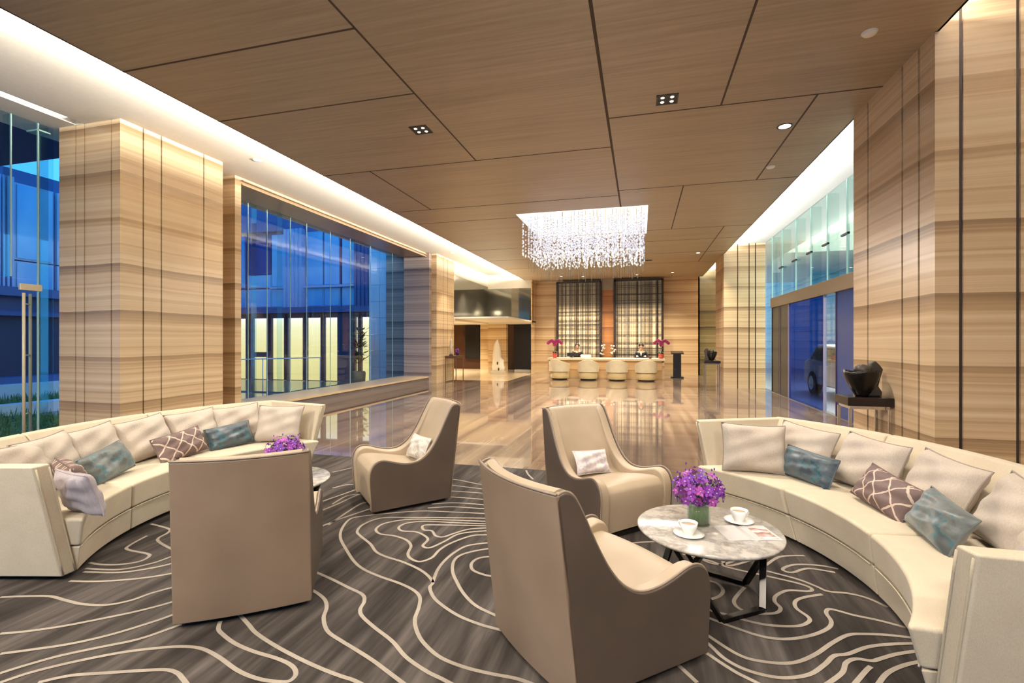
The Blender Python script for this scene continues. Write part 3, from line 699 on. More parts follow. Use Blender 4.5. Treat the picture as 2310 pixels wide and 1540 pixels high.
on_sofa('satin', 'r', -35, 1.98, 14, 0, 'grey satin cushion peeking out beside the near sofa arm', face=-80)
# left sofa, from the near arm to the far arm
on_sofa('satin', 'l', 42.5, 1.70, 19, 0, 'grey satin cushion leaning on the near arm of the left sofa', face=78)
on_sofa('lattice', 'l', 27, 1.93, 20, 0, 'brown lattice cushion seen edge-on beside the grey satin one', face=66)
on_sofa('big0', 'l', 28, 2.18, 24, 4, 'pale linen cushion half hidden behind the near arm of the left sofa')
on_sofa('big1', 'l', 20, 2.19, 24, -2, 'pale linen cushion left of the teal silver cushion on the left sofa')
on_sofa('big2', 'l', 9.5, 2.19, 24, -4, 'pale linen cushion behind the teal silver one on the left sofa')
on_sofa('big0', 'l', -2, 2.19, 24, -5, 'pale linen cushion between teal silver and lattice cushions on the left sofa')
on_sofa('big1', 'l', -14, 2.19, 24, -3, 'pale linen cushion behind the lattice cushion on the left sofa')
on_sofa('big2', 'l', -25, 2.17, 22, -3, 'pale linen cushion behind the dark teal one on the left sofa')
on_sofa('big0', 'l', -31, 1.83, 20, 0, 'large grey linen cushion leaning on the far arm of the left sofa', face=-78)
on_sofa('tealsilver', 'l', 14.5, 1.95, 26, -9, 'teal and silver brocade cushion in the middle of the left sofa')
on_sofa('lattice', 'l', -6, 1.95, 28, -7, 'brown cushion with cream diamond lattice in the middle of the left sofa')
on_sofa('teal', 'l', -20, 1.97, 26, -5, 'dark teal brocade cushion near the far end of the left sofa')

# ---- leather lounge chair (front is +y)
SIDE = [(.36,.03),(.372,.20),(.378,.32),(.366,.39),(.335,.435),(.285,.455),(.23,.448),(.16,.425),(.08,.405),(0,.40),(-.07,.415),(-.14,.46),(-.20,.53),(-.255,.62),(-.31,.73),(-.355,.82),(-.39,.872),(-.43,.89),(-.465,.88)]
REAR = [(-.475,.86),(-.455,.70),(-.42,.40),(-.375,.03)]
def hw(y): return .325 + (.385 - .325)*(y + .42)/.80            # half width of the plan, wider at the front
def make_chair():
    s = empty('lounge_chair', (0, 0, FZ))
    # plinth
    MB().loft([[(sx*(hw(y) - .05), y, z) for sx, y in ((-1,-.33),(1,-.33),(1,.32),(-1,.32))] for z in (0, .035)]).build('plinth', PLINTH, s)
    sm = [(p.x, p.y) for p in catmull([(a, b, 0) for a, b in SIDE], 3)]
    poly = sm + REAR
    for sg in (-1, 1):
        mb = MB()
        mb.loft([[(sg*(hw(y) - .022), y, z) for y, z in poly], [(sg*hw(y), y, z) for y, z in poly]])
        pn = mb.build('side_panel', TAUPE_SHADED, s, .007, 2)
        MB().tube([(sg*(hw(y) - .012), y, z + .003) for y, z in sm], .006, 6).build('piping', CHAIR_PIPE, pn)
        ap = [(y - .004, z - .004) for y, z in sm] + [(-.43,.83),(-.40,.40),(-.36,.05)]
        mb = MB()
        mb.loft([[(sg*(hw(y) - .095), y, z - .012) for y, z in ap], [(sg*(hw(y) - .075), y, z) for y, z in ap], [(sg*(hw(y) - .0225), y, z) for y, z in ap]])
        mb.build('arm_pad', SEAT_LEATHER, s, .012, 3)
    # outside back, gently bowed
    N = 14
    def bow(t, z=1.0): return -(.02 + .035*min(1, z/.85))*(1 - t*t)
    rings = []
    for i in range(N + 1):
        t = -1 + 2*i/N; ring = []
        for y, z in [(-.375,.03),(-.42,.40),(-.455,.70),(-.477,.884)]: ring.append((t*hw(y), y + bow(t, z), z))
        for y, z in [(-.455,.884),(-.43,.70),(-.395,.40),(-.35,.03)]: ring.append((t*hw(y), y + bow(t, z), z))
        rings.append(ring)
    bk = MB().loft(rings); bo = bk.build('back_panel', TAUPE, s, .006, 2)
    pp = MB()
    pp.tube([(t*hw(-.47), -.474 + bow(t), .890) for t in [-1 + 2*i/N for i in range(N+1)]], .006, 6)
    pp.build('piping', CHAIR_PIPE, bo)
    # upholstered inside: front, seat, back and rolled top in one sweep
    prof = [(.335,.04),(.350,.20),(.352,.30),(.335,.36),(.295,.385),(.22,.385),(.10,.365),(0,.345),(-.10,.335),(-.17,.36),(-.215,.43),(-.255,.54),(-.30,.66),(-.345,.785),(-.375,.85),(-.40,.886),(-.43,.897),(-.456,.888)]
    pr = [(p.x, p.y) for p in catmull([(a, b, 0) for a, b in prof], 3)]
    rings = []
    for i in range(N + 1):
        t = -1 + 2*i/N; ring = []
        for y, z in pr:
            k = max(0.0, min(1.0, (z - .40)/.45)); crown = .022*(1 - t*t) if z < .40 and y > -.1 else 0
            w = hw(y) - (.04 if z > .45 or y < .30 else .03)
            fr = .018*(1 - t**2) if y > .30 and z < .36 else 0
            ring.append((t*w, y + bow(t)*k + fr, z + crown))
        rings.append(ring)
    back = [[(x, min(y, 9) - (.05 if z > .45 else 0), z - (.05 if z < .45 and y < .30 else 0) if not (z < .40 and y > .30) else z) for x, y, z in r] for r in rings]
    mb = MB()
    full = [r + [(r[-1][0], r[-1][1] + .004, .85), (r[0][0]*.86, -.33, .05)] for r in rings]
    mb.loft(full, True, True, 0, True)
    st = mb.build('seat', SEAT_LEATHER, s)
    st.data.set_sharp_from_angle(angle=math.radians(50))
    return s
ch = make_chair()
G4 = 'lounge chairs on the carpet'
CH = [((-.22, 2.418), -43.7, 'taupe leather lounge chair in front of the table with cups, its back to us'),
      ((-2.27, 2.44), 36, 'taupe leather lounge chair facing the left sofa, its flat back towards us'),
      ((-2.2, 4.17), 134, 'taupe lounge chair with a silver cushion, seen from its side'),
      ((-.28, 4.09), 225, 'pale lounge chair with a white lilac cushion facing us by the table')]
for i, (p, r, l) in enumerate(CH):
    o = ch if i == 0 else copy_tree(ch)
    o.location = (*p, FZ); o.rotation_euler.z = math.radians(r); tag(o, l, 'armchair', G4)
def in_chair(kind, i, x, y, rz, tilt, roll, label):
    (p, r, _) = CH[i]; a = math.radians(r)
    loc = (p[0] + x*math.cos(a) - y*math.sin(a), p[1] + x*math.sin(a) + y*math.cos(a), FZ + .355)
    return pillow(kind, loc, a + math.radians(rz) + PI, math.radians(tilt), math.radians(roll), label, 'cushions in the lounge chairs')
in_chair('silver', 2, .0, -.13, 10, 24, 0, 'small shiny silver cushion in the lounge chair seen from its side')
in_chair('lilac', 3, .02, -.12, 2, 26, 4, 'small white cushion with lilac pattern in the chair facing us')

# ---- round marble tables
def make_table():
    s = empty('coffee_table', (0, 0, FZ))
    MB().lathe([(.33,.352),(.385,.366),(.402,.380),(.402,.388),(.396,.392)], 64).build('tabletop', MARBLE, s)
    for k in range(3):
        a0 = math.radians(36 + 120*k)
        fr = empty_frame = MB()
        def P(r, a, z): return Vector((r*math.cos(a), r*math.sin(a), z))
        b0, b1 = P(.29, a0, .012), P(.29, a0 + 1.05, .012); t0, t1 = P(.33, a0 - .75, .352), P(.33, a0 + 1.75, .352)
        def bar(p, q, w=.019, h=.012):
            d = (q - p).normalized(); sd = d.cross(Vector((0,0,1)));
            sd = sd.normalized() if sd.length > 1e-3 else Vector((1,0,0)); up = sd.cross(d)
            v = [p + sd*w*i + up*h*j for i, j in ((-1,-1),(1,-1),(1,1),(-1,1))] + [q + sd*w*i + up*h*j for i, j in ((-1,-1),(1,-1),(1,1),(-1,1))]
            fr.hexa(v)
        bar(b0, b1); bar(b0, t0); bar(b1, t1)
        fr.build('leg_frame', BLACK_STEEL, s, .003, 2)
    MB().tube([(.32*math.cos(2*PI*k/40), .32*math.sin(2*PI*k/40), .348) for k in range(40)], .009, 6, closed=True).build('top_ring', BLACK_STEEL, s)
    return s
TR, TL = (.383, 3.04), (-2.79, 3.22)
t = make_table(); t.location = (*TR, FZ); tag(t, 'round marble coffee table holding cups, magazine and purple flowers', 'table', 'coffee tables')
t2 = copy_tree(t); t2.location = (*TL, FZ); tag(t2, 'round marble coffee table half hidden behind the chair back on the left', 'table', 'coffee tables')
TZ = FZ + .392
def make_vase():
    s = empty('glass_vase', (0,0,0))
    MB().lathe([(.062,0),(.066,.004),(.066,.125),(.062,.125),(.061,.014),(.001,.012)], 32, cap=False).build('bowl', GLASS_CLEAR, s)
    MB().lathe([(.001,.016),(.057,.016),(.058,.06),(.057,.10),(.001,.10)], 32).build('leaf_lining', plain('green_leaf_wrap', '45701c', .5), s)
    return s
PET = [plain('purple_petal', '80309a', .6), plain('magenta_petal', 'a548a4', .6), plain('violet_petal', '642a94', .6)]
def blossom_mesh(m):
    mb = MB()
    for k in range(5):
        a = 2*PI*k/5; d = Vector((math.cos(a), math.sin(a), .25)); sd = Vector((-math.sin(a), math.cos(a), 0))
        mb.add([Vector((0,0,0)), d*.018 + sd*.011, d*.034, d*.018 - sd*.011, d*.018 + Vector((0,0,.003))], [(0,1,4),(1,2,4),(2,3,4),(3,0,4)], 0, True)
    mb.ball((0,0,.006), .005, 6, 4, 1)
    return mb.mesh('blossom', [m, plain('blossom_heart', 'd9b0cf', .5)])
BL = [blossom_mesh(m) for m in PET]
def make_bouquet(seed):
    rr = random.Random(seed); s = empty('orchid_bouquet', (0,0,0))
    mb = MB(); tips = []
    for k in range(26):
        a = rr.uniform(0, 2*PI); q = rr.uniform(.02, .145)*.9; h = .20 + rr.uniform(.02, .13)*(1 - (q/.17)**2)
        e = Vector((q*math.cos(a), q*math.sin(a), h)); tips.append(e)
        mb.tube([(e.x*.15, e.y*.15, .105), (e.x*.45, e.y*.45, .105 + (h-.1)*.55), e], .0028, 5)
    mb.build('stem', plain('bouquet_stem', '55692f', .6), s)
    for k in range(98):
        while True:
            p = Vector((rr.uniform(-1,1), rr.uniform(-1,1), rr.uniform(-1,1)))
            if .45 < p.length < 1: break
        c = Vector((p.x*.15, p.y*.15, .215 + p.z*.115)); 
        if c.z < .12: c.z = .125 + rr.uniform(0, .03)
        o = bpy.data.objects.new('blossom', rr.choice([BL[0], BL[0], BL[1], BL[2]])); C.objects.link(o); o.parent = s
        d = (Vector((p.x, p.y, p.z + .25))).normalized(); sc = rr.uniform(.75, 1.15)
        o.matrix_local = Matrix.Translation(c) @ d.to_track_quat('Z', 'Y').to_matrix().to_4x4() @ Matrix.Rotation(rr.uniform(0, 6), 4, 'Z') @ Matrix.Scale(sc, 4)
    mb = MB()
    for k in range(34):
        a = rr.uniform(0, 2*PI); q = rr.uniform(.10, .17); z = rr.uniform(.15, .345)
        if q > .13 and z > .28: q = .09
        mb.ball((q*math.cos(a), q*math.sin(a), z), .006, 6, 4, sc=(.8,.8,1.4))
    mb.build('bud', PET[2], s)
    return s
V = (.337, 3.086)
v1 = make_vase(); v1.location = (*V, TZ); tag(v1, 'round clear glass vase lined with green leaves beside the coffee cups', 'vase', 'flower vases')
b1 = make_bouquet(3); b1.location = (*V, TZ); tag(b1, 'purple orchid bouquet on the table with the coffee cups', 'flowers', 'purple bouquets')
v2 = copy_tree(v1); v2.location = (-2.78, 3.30, TZ); tag(v2, 'round glass vase hidden behind the left chair back', 'vase', 'flower vases')
b2 = copy_tree(b1); b2.location = (-2.78, 3.30, TZ); b2.rotation_euler.z = 2.0; tag(b2, 'purple orchid bouquet rising above the left chair back', 'flowers', 'purple bouquets')
def make_saucer():
    s = MB().lathe([(.03,0),(.045,.003),(.075,.012),(.077,.014),(.045,.007),(.001,.005)], 32).build('saucer', PORCELAIN); return s
def make_cup():
    s = empty('coffee_cup', (0,0,0))
    MB().lathe([(.022,0),(.024,.006),(.036,.03),(.043,.06),(.041,.06),(.034,.03),(.02,.01),(.001,.008)], 28, cap=False).build('bowl', PORCELAIN, s)
    MB().tube([(.036,0,.048),(.056,0,.05),(.064,0,.037),(.052,0,.02),(.031,0,.018)], .0045, 8).build('handle', PORCELAIN, s)
    MB().lathe([(.001,.045),(.0385,.045),(.0385,.047),(.001,.047)], 24).build('coffee', plain('milky_coffee', 'b79a78', .3), s)
    return s
sc = make_saucer(); cu = make_cup()
for i, (x, y, r, l) in enumerate(((.262, 2.885, 2.4, 'next to the glass vase'), (.575, 3.175, .6, 'behind the open magazine'))):
    a = sc if i == 0 else copy_tree(sc); b = cu if i == 0 else copy_tree(cu)
    a.location = (x, y, TZ); b.scale = (1.15,)*3; a.scale = (1.1,)*3; b.location = (x, y, TZ + .006); b.rotation_euler.z = r
    tag(a, 'white porcelain saucer under the cup ' + l, 'saucer', 'saucers on the table'); tag(b, 'white coffee cup ' + l, 'cup', 'cups on the table')
mg = empty('magazine', (.585, 3.00, TZ), math.radians(16), 'open glossy magazine with a red and brown picture on the marble table', 'magazine')
def cover_mat():
    t = NT('magazine_picture'); tc = t.n('ShaderNodeTexCoord').outputs['Object']
    return t.bsdf(t.ramp(t.noise(t.scaled(tc, (9, 22, 1)), 1.0, 2.0), [(.4, 'e8e2dc'), (.5, 'c58d84'), (.58, '7d5a50'), (.68, 'e2d8d0')]), .25)
PAPER = plain('glossy_paper', 'bdb9b8', .25)
for sg in (-1, 1):
    pts = [(sg*.001,.0),(sg*.03,.007),(sg*.09,.006),(sg*.15,.002),(sg*.15,.0)]
    pg = MB().prism(pts, -.105, .105, 'y').build('pages', PAPER, mg)
    if sg == 1: MB().prism([(.035,.0072),(.09,.0067),(.135,.0036),(.135,.0030),(.09,.0061),(.035,.0066)], -.085, .06, 'y').build('picture', cover_mat(), pg)

# ---- pedestal tables with dark bronze sculptures
BRONZE = plain('dark_bronze', '221d19', .28, .5); BRONZE2 = plain('bronze_stone', '3a332c', .45, .2); LACQ = plain('brown_black_lacquer', '1b1210', .25)
def make_pedestal(w, d, h):
    s = empty('display_table', (0,0,0))
    MB().box(-w/2, -d/2, h - .09, w/2, d/2, h).build('tabletop', LACQ, s, .004, 2)
    MB().box(-w/2 + .03, -d/2 + .03, h - .125, w/2 - .03, d/2 - .03, h - .09).build('apron', CHROME, s)
    for sx in (-1, 1):
        for sy in (-1, 1): MB().box(sx*(w/2 - .03) - .013, sy*(d/2 - .03) - .013, 0, sx*(w/2 - .03) + .013, sy*(d/2 - .03) + .013, h - .12).build('leg', CHROME, s, .003, 2)
    return s
def make_sculpture():
    s = empty('bronze_sculpture', (0,0,0))
    # split bowl: two leaning half shells with an oval core, and an upright slab behind
    def shell(a0, a1, k, n=18, m=10):
        out = []; inn = []
        for i in range(n + 1):
            a = a0 + (a1 - a0)*i/n; ro = []; ri = []
            for j in range(m + 1):
                t = j/m; r = (.055 + .115*math.sin(t*1.45))*k; z = .27*t + .012*math.sin(3*a)*t
                ro.append((r*math.cos(a), r*.85*math.sin(a), z)); ri.append(((r - .018)*math.cos(a), (r - .018)*.85*math.sin(a), z + .004))
            out.append(ro + ri[::-1])
        return out
    MB().loft(shell(2.3, 6.1, 1.0), True, True, 0, True).build('bowl', BRONZE, s)
    MB().loft(shell(-.1, 2.2, .98), True, True, 0, True).build('bowl_half', BRONZE, s)
    MB().ball((.01, .0, .285), .085, 16, 10, sc=(1, .8, .72)).build('core', BRONZE2, s)
    sl = MB(); sl.prism([(.05,0),(.20,0),(.205,.05),(.17,.11),(.19,.20),(.215,.29),(.185,.335),(.14,.385),(.10,.36),(.085,.28),(.10,.16),(.06,.08)], .02, .11, 'y')
    sl.build('slab', BRONZE2, s, .014, 3)
    return s
p1 = make_pedestal(.42, .36, .90); p1.location = (2.33, 6.03, 0); tag(p1, 'black lacquer side table with chrome legs against the near right stone column', 'table', 'sculpture tables')
p2 = copy_tree(p1); p2.location = (2.22, 16.75, 0); p2.scale = (1.15, 1.15, .95); tag(p2, 'distant black side table with thin legs beside the far right column', 'table', 'sculpture tables')
s1 = make_sculpture(); s1.location = (2.30, 6.0, .90); tag(s1, 'dark bronze split bowl sculpture on the nearer black side table', 'sculpture', 'bowl sculptures')
s2 = copy_tree(s1); s2.location = (2.22, 16.75, .855); s2.rotation_euler.z = 2.6; s2.scale = (1.0,1.0,1.05); tag(s2, 'small distant dark bronze sculpture by the reception corner', 'sculpture', 'bowl sculptures')

# ---- console with figurine and flower pot by the far left column
WOODD = plain('dark_walnut', '4a3020', .4)
co = empty('console_table', (-6.58, 16.55, 0), 0, 'slim console table with thin metal frame by the far left column', 'table')
MB().box(-.22, -.38, .86, .22, .38, .95).build('tabletop', WOODD, co, .004, 2)
for sx in (-1, 1):
    for sy in (-1, 1): MB().box(sx*.2 - .012, sy*.36 - .012, 0, sx*.2 + .012, sy*.36 + .012, .86).build('leg', plain('antique_brass', '7d6846', .35, .8), co)
    MB().box(sx*.2 - .012, -.36, .01, sx*.2 + .012, .36, .034).build('stretcher', plain('antique_brass_bar', '7d6846', .35, .8), co)
fg = empty('figurine', (-6.62, 16.32, .95), 0, 'slender pale grey figurine standing on the slim console table', 'figurine')
MB().box(-.06, -.06, 0, .06, .06, .05).build('base', WOODD, fg)
MB().lathe([(.035,.05),(.05,.12),(.04,.25),(.055,.36),(.03,.46),(.04,.52),(.03,.58),(.005,.62)], 14).build('body', plain('pale_ceramic', 'b9b4a4', .3), fg)
fp = empty('flower_pot', (-6.55, 16.78, .95), 0, 'small pot of dark purple flowers on the slim console table', 'plant')
MB().lathe([(.05,0),(.07,.1),(.075,.12),(.06,.12),(.001,.1)], 16).build('pot', plain('purple_pot', '4d2352', .4), fp)
mb = MB()
for k in range(30):
    a, q, z = rnd.uniform(0, 6.28), rnd.uniform(0, .09), rnd.uniform(.13, .24); mb.ball((q*math.cos(a), q*math.sin(a), z), .022, 6, 4)
mb.build('flower_head', plain('plum_petal', '5d2a78', .6), fp)

# ---- white flame statue before the lobby pier
st = empty('white_statue', (-6.24, 20.95, 0), 0, 'tall white pointed sculpture standing before the lobby pier', 'sculpture')
MB().box(-.30, -.25, 0, .30, .25, .12).build('base', plain('statue_base', 'cfc7b8', .4), st, .01)
R = []
for z, w, x in [(.12,.26,0),(.3,.27,.02),(.6,.25,.02),(.8,.19,-.04),(1.0,.17,-.05),(1.2,.15,-.05),(1.4,.10,-.03),(1.5,.05,-.02),(1.56,.012,-.01)]:
    R.append([(x + w*math.cos(2*PI*k/18)*(1 + .18*math.sin(3*k + z*7)), w*.6*math.sin(2*PI*k/18), z) for k in range(18)])
MB().loft(R, True, True, 0, True).build('body', plain('white_stone', 'f2ece0', .4), st)
for x, z in ((.03,.48),(.08,.22)): MB().ball((x, -.15, z), .05, 8, 6, sc=(.8,.3,1.5)).build('hollow', plain('hollow_dark', '4b4238', .7), st)
tag(MB().box(-5.75, 22.0, 0, -4.95, 22.25, .14).build('white_step', plain('white_ledge', 'dcdcdc', .4), None, .01), 'low white ledge at the foot of the dark lift opening', 'ledge')  # low ledge in plain white

# ---- reception
dk = empty('reception_desk', (-1.35, 19.6, 0), 0, 'long stone-fronted reception desk with pale top at the end of the hall', 'desk')
dx0, dx1 = -2.22, 2.2
MB().box(dx0, -.25, 0, dx1, .10, .70).build('front_panel', stone_mat('desk_stone', [(.1,'a07a50'),(.4,'cfa670'),(.7,'e4c692')], slab=.35), dk)
MB().box(dx0 - .05, -.40, .72, dx1 + .05, .75, .80).build('countertop', plain('cream_counter', 'e0d0b0', .25), dk, .006, 2)
MB().box(dx0, -.30, .66, dx1, .6, .72).build('under_shelf', plain('tan_shelf', 'a5865c', .5), dk)  # shelf below the countertop, a darker tan
for x in (dx0 - .03, dx1 - .05): MB().box(x, -.3, 0, x + .08, .7, .72).build('end_panel', STONE_WARM, dk)
# tub chairs
TUB = fabric('tub_fabric', 'c4aa78', 'd2ba8a', 120.0); TUB2 = fabric('tub_fabric_back', 'd8c6a0', 'e4d6b6', 120.0)
def make_tub():
    s = empty('tub_chair', (0,0,0))
    R = []
    for i in range(25):
        a = math.radians(-200 + 220*i/24); r = .40; k = .5 + .5*math.cos(math.radians(180*(i - 12)/12.0)); zt = .60 + .17*k
        R.append([(r*math.cos(a), .95*r*math.sin(a), .30), (r*1.03*math.cos(a), .98*r*math.sin(a), zt), ((r-.06)*math.cos(a), (r-.06)*math.sin(a), zt + .01), ((r-.07)*math.cos(a), (r-.07)*math.sin(a), .30)])
    MB().loft(R, True, True, 0, False).build('backrest', TUB2, s, .015, 3)
    MB().lathe([(.30,.28),(.335,.31),(.335,.42),(.30,.45),(.001,.455)], 28).build('seat', TUB, s)
    MB().lathe([(.34,.04),(.35,.06),(.345,.29),(.001,.295)], 28).build('skirt', TUB, s)
    MB().lathe([(.29,0),(.29,.05),(.001,.05)], 28).build('plinth', PLINTH, s)
    return s
tb = make_tub()
for i, (x, r, l) in enumerate(((-3.06, -22, 'cream tub chair at the left end of the reception desk, turned sideways'), (-1.95, 4, 'second cream tub chair from the left end of the reception desk'), (-.87, 0, 'third cream tub chair from the left end of the reception desk'), (.2, 10, 'cream tub chair at the right end of the reception desk'))):
    o = tb if i == 0 else copy_tree(tb)
    o.location = (x, 18.72, 0); o.rotation_euler.z = math.radians(r); tag(o, l, 'chair', 'tub chairs at reception')
# luminous lattice screens
def plaid():
    t = NT('woven_panel'); tc = t.n('ShaderNodeSeparateXYZ', {0: t.n('ShaderNodeTexCoord').outputs['Object']})
    x, z = tc.outputs[0], tc.outputs[2]
    a = t.n('ShaderNodeTexNoise', {'W': x, 'Scale': 7.0, 'Detail': 3.0, 'Roughness': .7}, noise_dimensions='1D').outputs[0]
    b = t.n('ShaderNodeTexNoise', {'W': z, 'Scale': 6.0, 'Detail': 3.0, 'Roughness': .7}, noise_dimensions='1D').outputs[0]
    v = t.math('ADD', t.math('MULTIPLY', a, .75), t.math('MULTIPLY', b, .25))
    col = t.ramp(v, [(.36, '4e4335'), (.46, '9a8768'), (.55, 'd3c09a'), (.66, 'efe3c4')])
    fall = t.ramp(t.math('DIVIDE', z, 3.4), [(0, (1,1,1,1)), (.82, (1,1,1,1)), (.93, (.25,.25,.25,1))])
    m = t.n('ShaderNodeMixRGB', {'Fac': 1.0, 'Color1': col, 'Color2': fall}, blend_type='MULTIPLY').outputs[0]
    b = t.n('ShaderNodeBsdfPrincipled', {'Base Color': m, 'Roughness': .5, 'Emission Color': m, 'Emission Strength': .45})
    t.t.links.new(b.outputs[0], t.out.inputs[0]); t.mat.cycles.emission_sampling = 'NONE'; return t.mat
PLAID = plaid(); FRAME = plain('dark_bronze_frame', '231711', .4); BAR = plain('screen_bar', '3a2c20', .4)
def make_screen(w, h, seed):
    rr = random.Random(seed); s = empty('lattice_screen', (0,0,0))
    f = MB(); f.box(-w/2, -.09, 0, -w/2 + .09, .10, h); f.box(w/2 - .09, -.09, 0, w/2, .10, h); f.box(-w/2, -.09, h - .07, w/2, .10, h); f.box(-w/2, -.09, 0, w/2, .10, .06)
    f.build('frame', FRAME, s)
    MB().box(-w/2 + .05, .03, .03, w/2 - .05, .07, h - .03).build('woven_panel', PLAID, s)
    mb = MB()
    xs = sorted(rr.uniform(-w/2 + .12, w/2 - .12) for _ in range(20))
    for x in xs: mb.box(x - .008, -.03, .05, x + .008, .0, h - .05)
    for z in [h*k/4.7 for k in range(1, 5)] + [rr.uniform(.4, h - .2) for _ in range(15)]: mb.box(-w/2 + .06, -.02, z - .009, w/2 - .06, .01, z + .009)
    mb.build('lattice', BAR, s)
    return s
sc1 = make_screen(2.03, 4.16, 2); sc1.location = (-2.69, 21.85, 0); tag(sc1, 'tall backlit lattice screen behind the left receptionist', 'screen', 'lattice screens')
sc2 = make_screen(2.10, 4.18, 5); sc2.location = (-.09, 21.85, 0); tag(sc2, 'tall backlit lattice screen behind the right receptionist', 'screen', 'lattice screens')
# lectern
lc = empty('lectern', (1.42, 20.5, 0), 0, 'slim black lectern standing right of the reception desk', 'lectern')
MB().box(-.24, -.2, 0, .24, .2, .05).build('base', BLACK, lc); MB().box(-.15, -.10, .05, .15, .10, .98).build('post', plain('navy_black', '10121c', .3), lc)
MB().hexa([(-.24,-.22,.96),(.24,-.22,.96),(.24,.2,1.04),(-.24,.2,1.04),(-.24,-.22,1.00),(.24,-.22,1.00),(.24,.2,1.08),(-.24,.2,1.08)]).build('top', BLACK, lc)
# orchids and desk clutter
ORC = plain('orchid_magenta', 'b02a78', .5); OLEAF = plain('orchid_leaf', '2e4a22', .5)
def make_orchid(potm, seed, n=14):
    rr = random.Random(seed); s = empty('potted_orchid', (0,0,0))
    MB().lathe([(.07,0),(.09,.02),(.11,.18),(.10,.19),(.085,.16),(.001,.15)], 18).build('pot', potm, s)
    mb = MB()
    for k in range(6):
        a = k*1.05 + rr.uniform(-.2,.2); d = Vector((math.cos(a), math.sin(a), 0)); sd = Vector((-d.y, d.x, 0))*.04
        P = [d*.02 + Vector((0,0,.16)), d*.12 + Vector((0,0,.25)), d*.26 + Vector((0,0,.23))]
        mb.add([P[0]-sd*.5, P[0]+sd*.5, P[1]+sd, P[1]-sd, P[2]], [(0,1,2,3),(3,2,4)], 0, True)
    mb.build('leaf', OLEAF, s)
    for q in range(2):
        sg = -1 if q == 0 else 1
        P = catmull([(0,0,.16),(.02*sg,0,.40),(.03*sg,.02,.60),(.12*sg,0,.70),(.27*sg,0,.60)], 5)
        MB().tube(P, .006, 6).build('stem', OLEAF, s)
        for k in range(n//2):
            c = P[-1 - k*2] if 1 + k*2 < len(P) else P[8]
            mb = MB()
            for j in range(5):
                a = 2*PI*j/5; mb.ball((c.x + .035*math.cos(a), c.y - .02, c.z + .035*math.sin(a)), .034, 6, 4, sc=(1,.25,1))
            mb.build('blossom', ORC, s)
    return s
o1 = make_orchid(plain('white_red_pot', 'c9544a', .4), 1); o1.location = (-3.38, 19.5, .80); tag(o1, 'magenta potted orchid on the left end of the reception desk', 'plant', 'reception orchids')
o2 = copy_tree(o1); o2.location = (.78, 19.75, .80); o2.rotation_euler.z = PI*.9; tag(o2, 'magenta potted orchid on the right end of the reception desk', 'plant', 'reception orchids')
WP = plain('white_petal', 'd8c8b0', .5)
for x, l in ((-1.62, 'small white orchid stem beside the left lattice screen'), (-1.17, 'small white orchid stem beside the right lattice screen')):
    s = empty('slim_plant', (x, 21.5, 0), 0, l, 'plant', 'slim plants between the screens')
    MB().lathe([(.10,0),(.13,.02),(.13,.75),(.10,.75),(.001,.7)], 16).build('pot', plain('bronze_pot', '4a382a', .4), s)
    MB().tube([(0,0,.7),(.02,0,1.0),(-.03,0,1.25)], .008, 6).build('stem', OLEAF, s)
    mb = MB()
    for k in range(12): mb.ball((rnd.uniform(-.1,.1), rnd.uniform(-.08,.05), rnd.uniform(.85,1.3)), .045, 6, 4)
    mb.build('blossom', WP, s)
cs = empty('card_stand', (-2.13, 19.55, .80), 0, 'small white card stand on the reception desk', 'stand')
MB().box(-.22, -.08, 0, .22, .08, .02).build('base', PORCELAIN, cs); MB().hexa([(-.2,-.03,.02),(.2,-.03,.02),(.2,0,.02),(-.2,0,.02),(-.2,.03,.14),(.2,.03,.14),(.2,.05,.14),(-.2,.05,.14)]).build('card', PORCELAIN, cs)
bw = empty('desk_bowl', (.36, 19.5, .80), 0, 'small dark red bowl on the reception desk', 'bowl')
MB().lathe([(.03,0),(.05,.01),(.08,.06),(.075,.06),(.045,.02),(.001,.015)], 16).build('body', plain('dark_red_lacquer', '4a1712', .3), bw)
mn = empty('desk_monitor', (-2.72, 19.95, .80), PI, 'low dark monitor in front of the left receptionist', 'monitor')
MB().box(-.22, -.02, .05, .22, .02, .20).build('screen', BLACK, mn, .004); MB().box(-.08, -.08, 0, .08, .08, .015).build('stand', BLACK, mn); MB().box(-.02, -.01, .01, .02, .01, .06).build('stem', BLACK, mn)

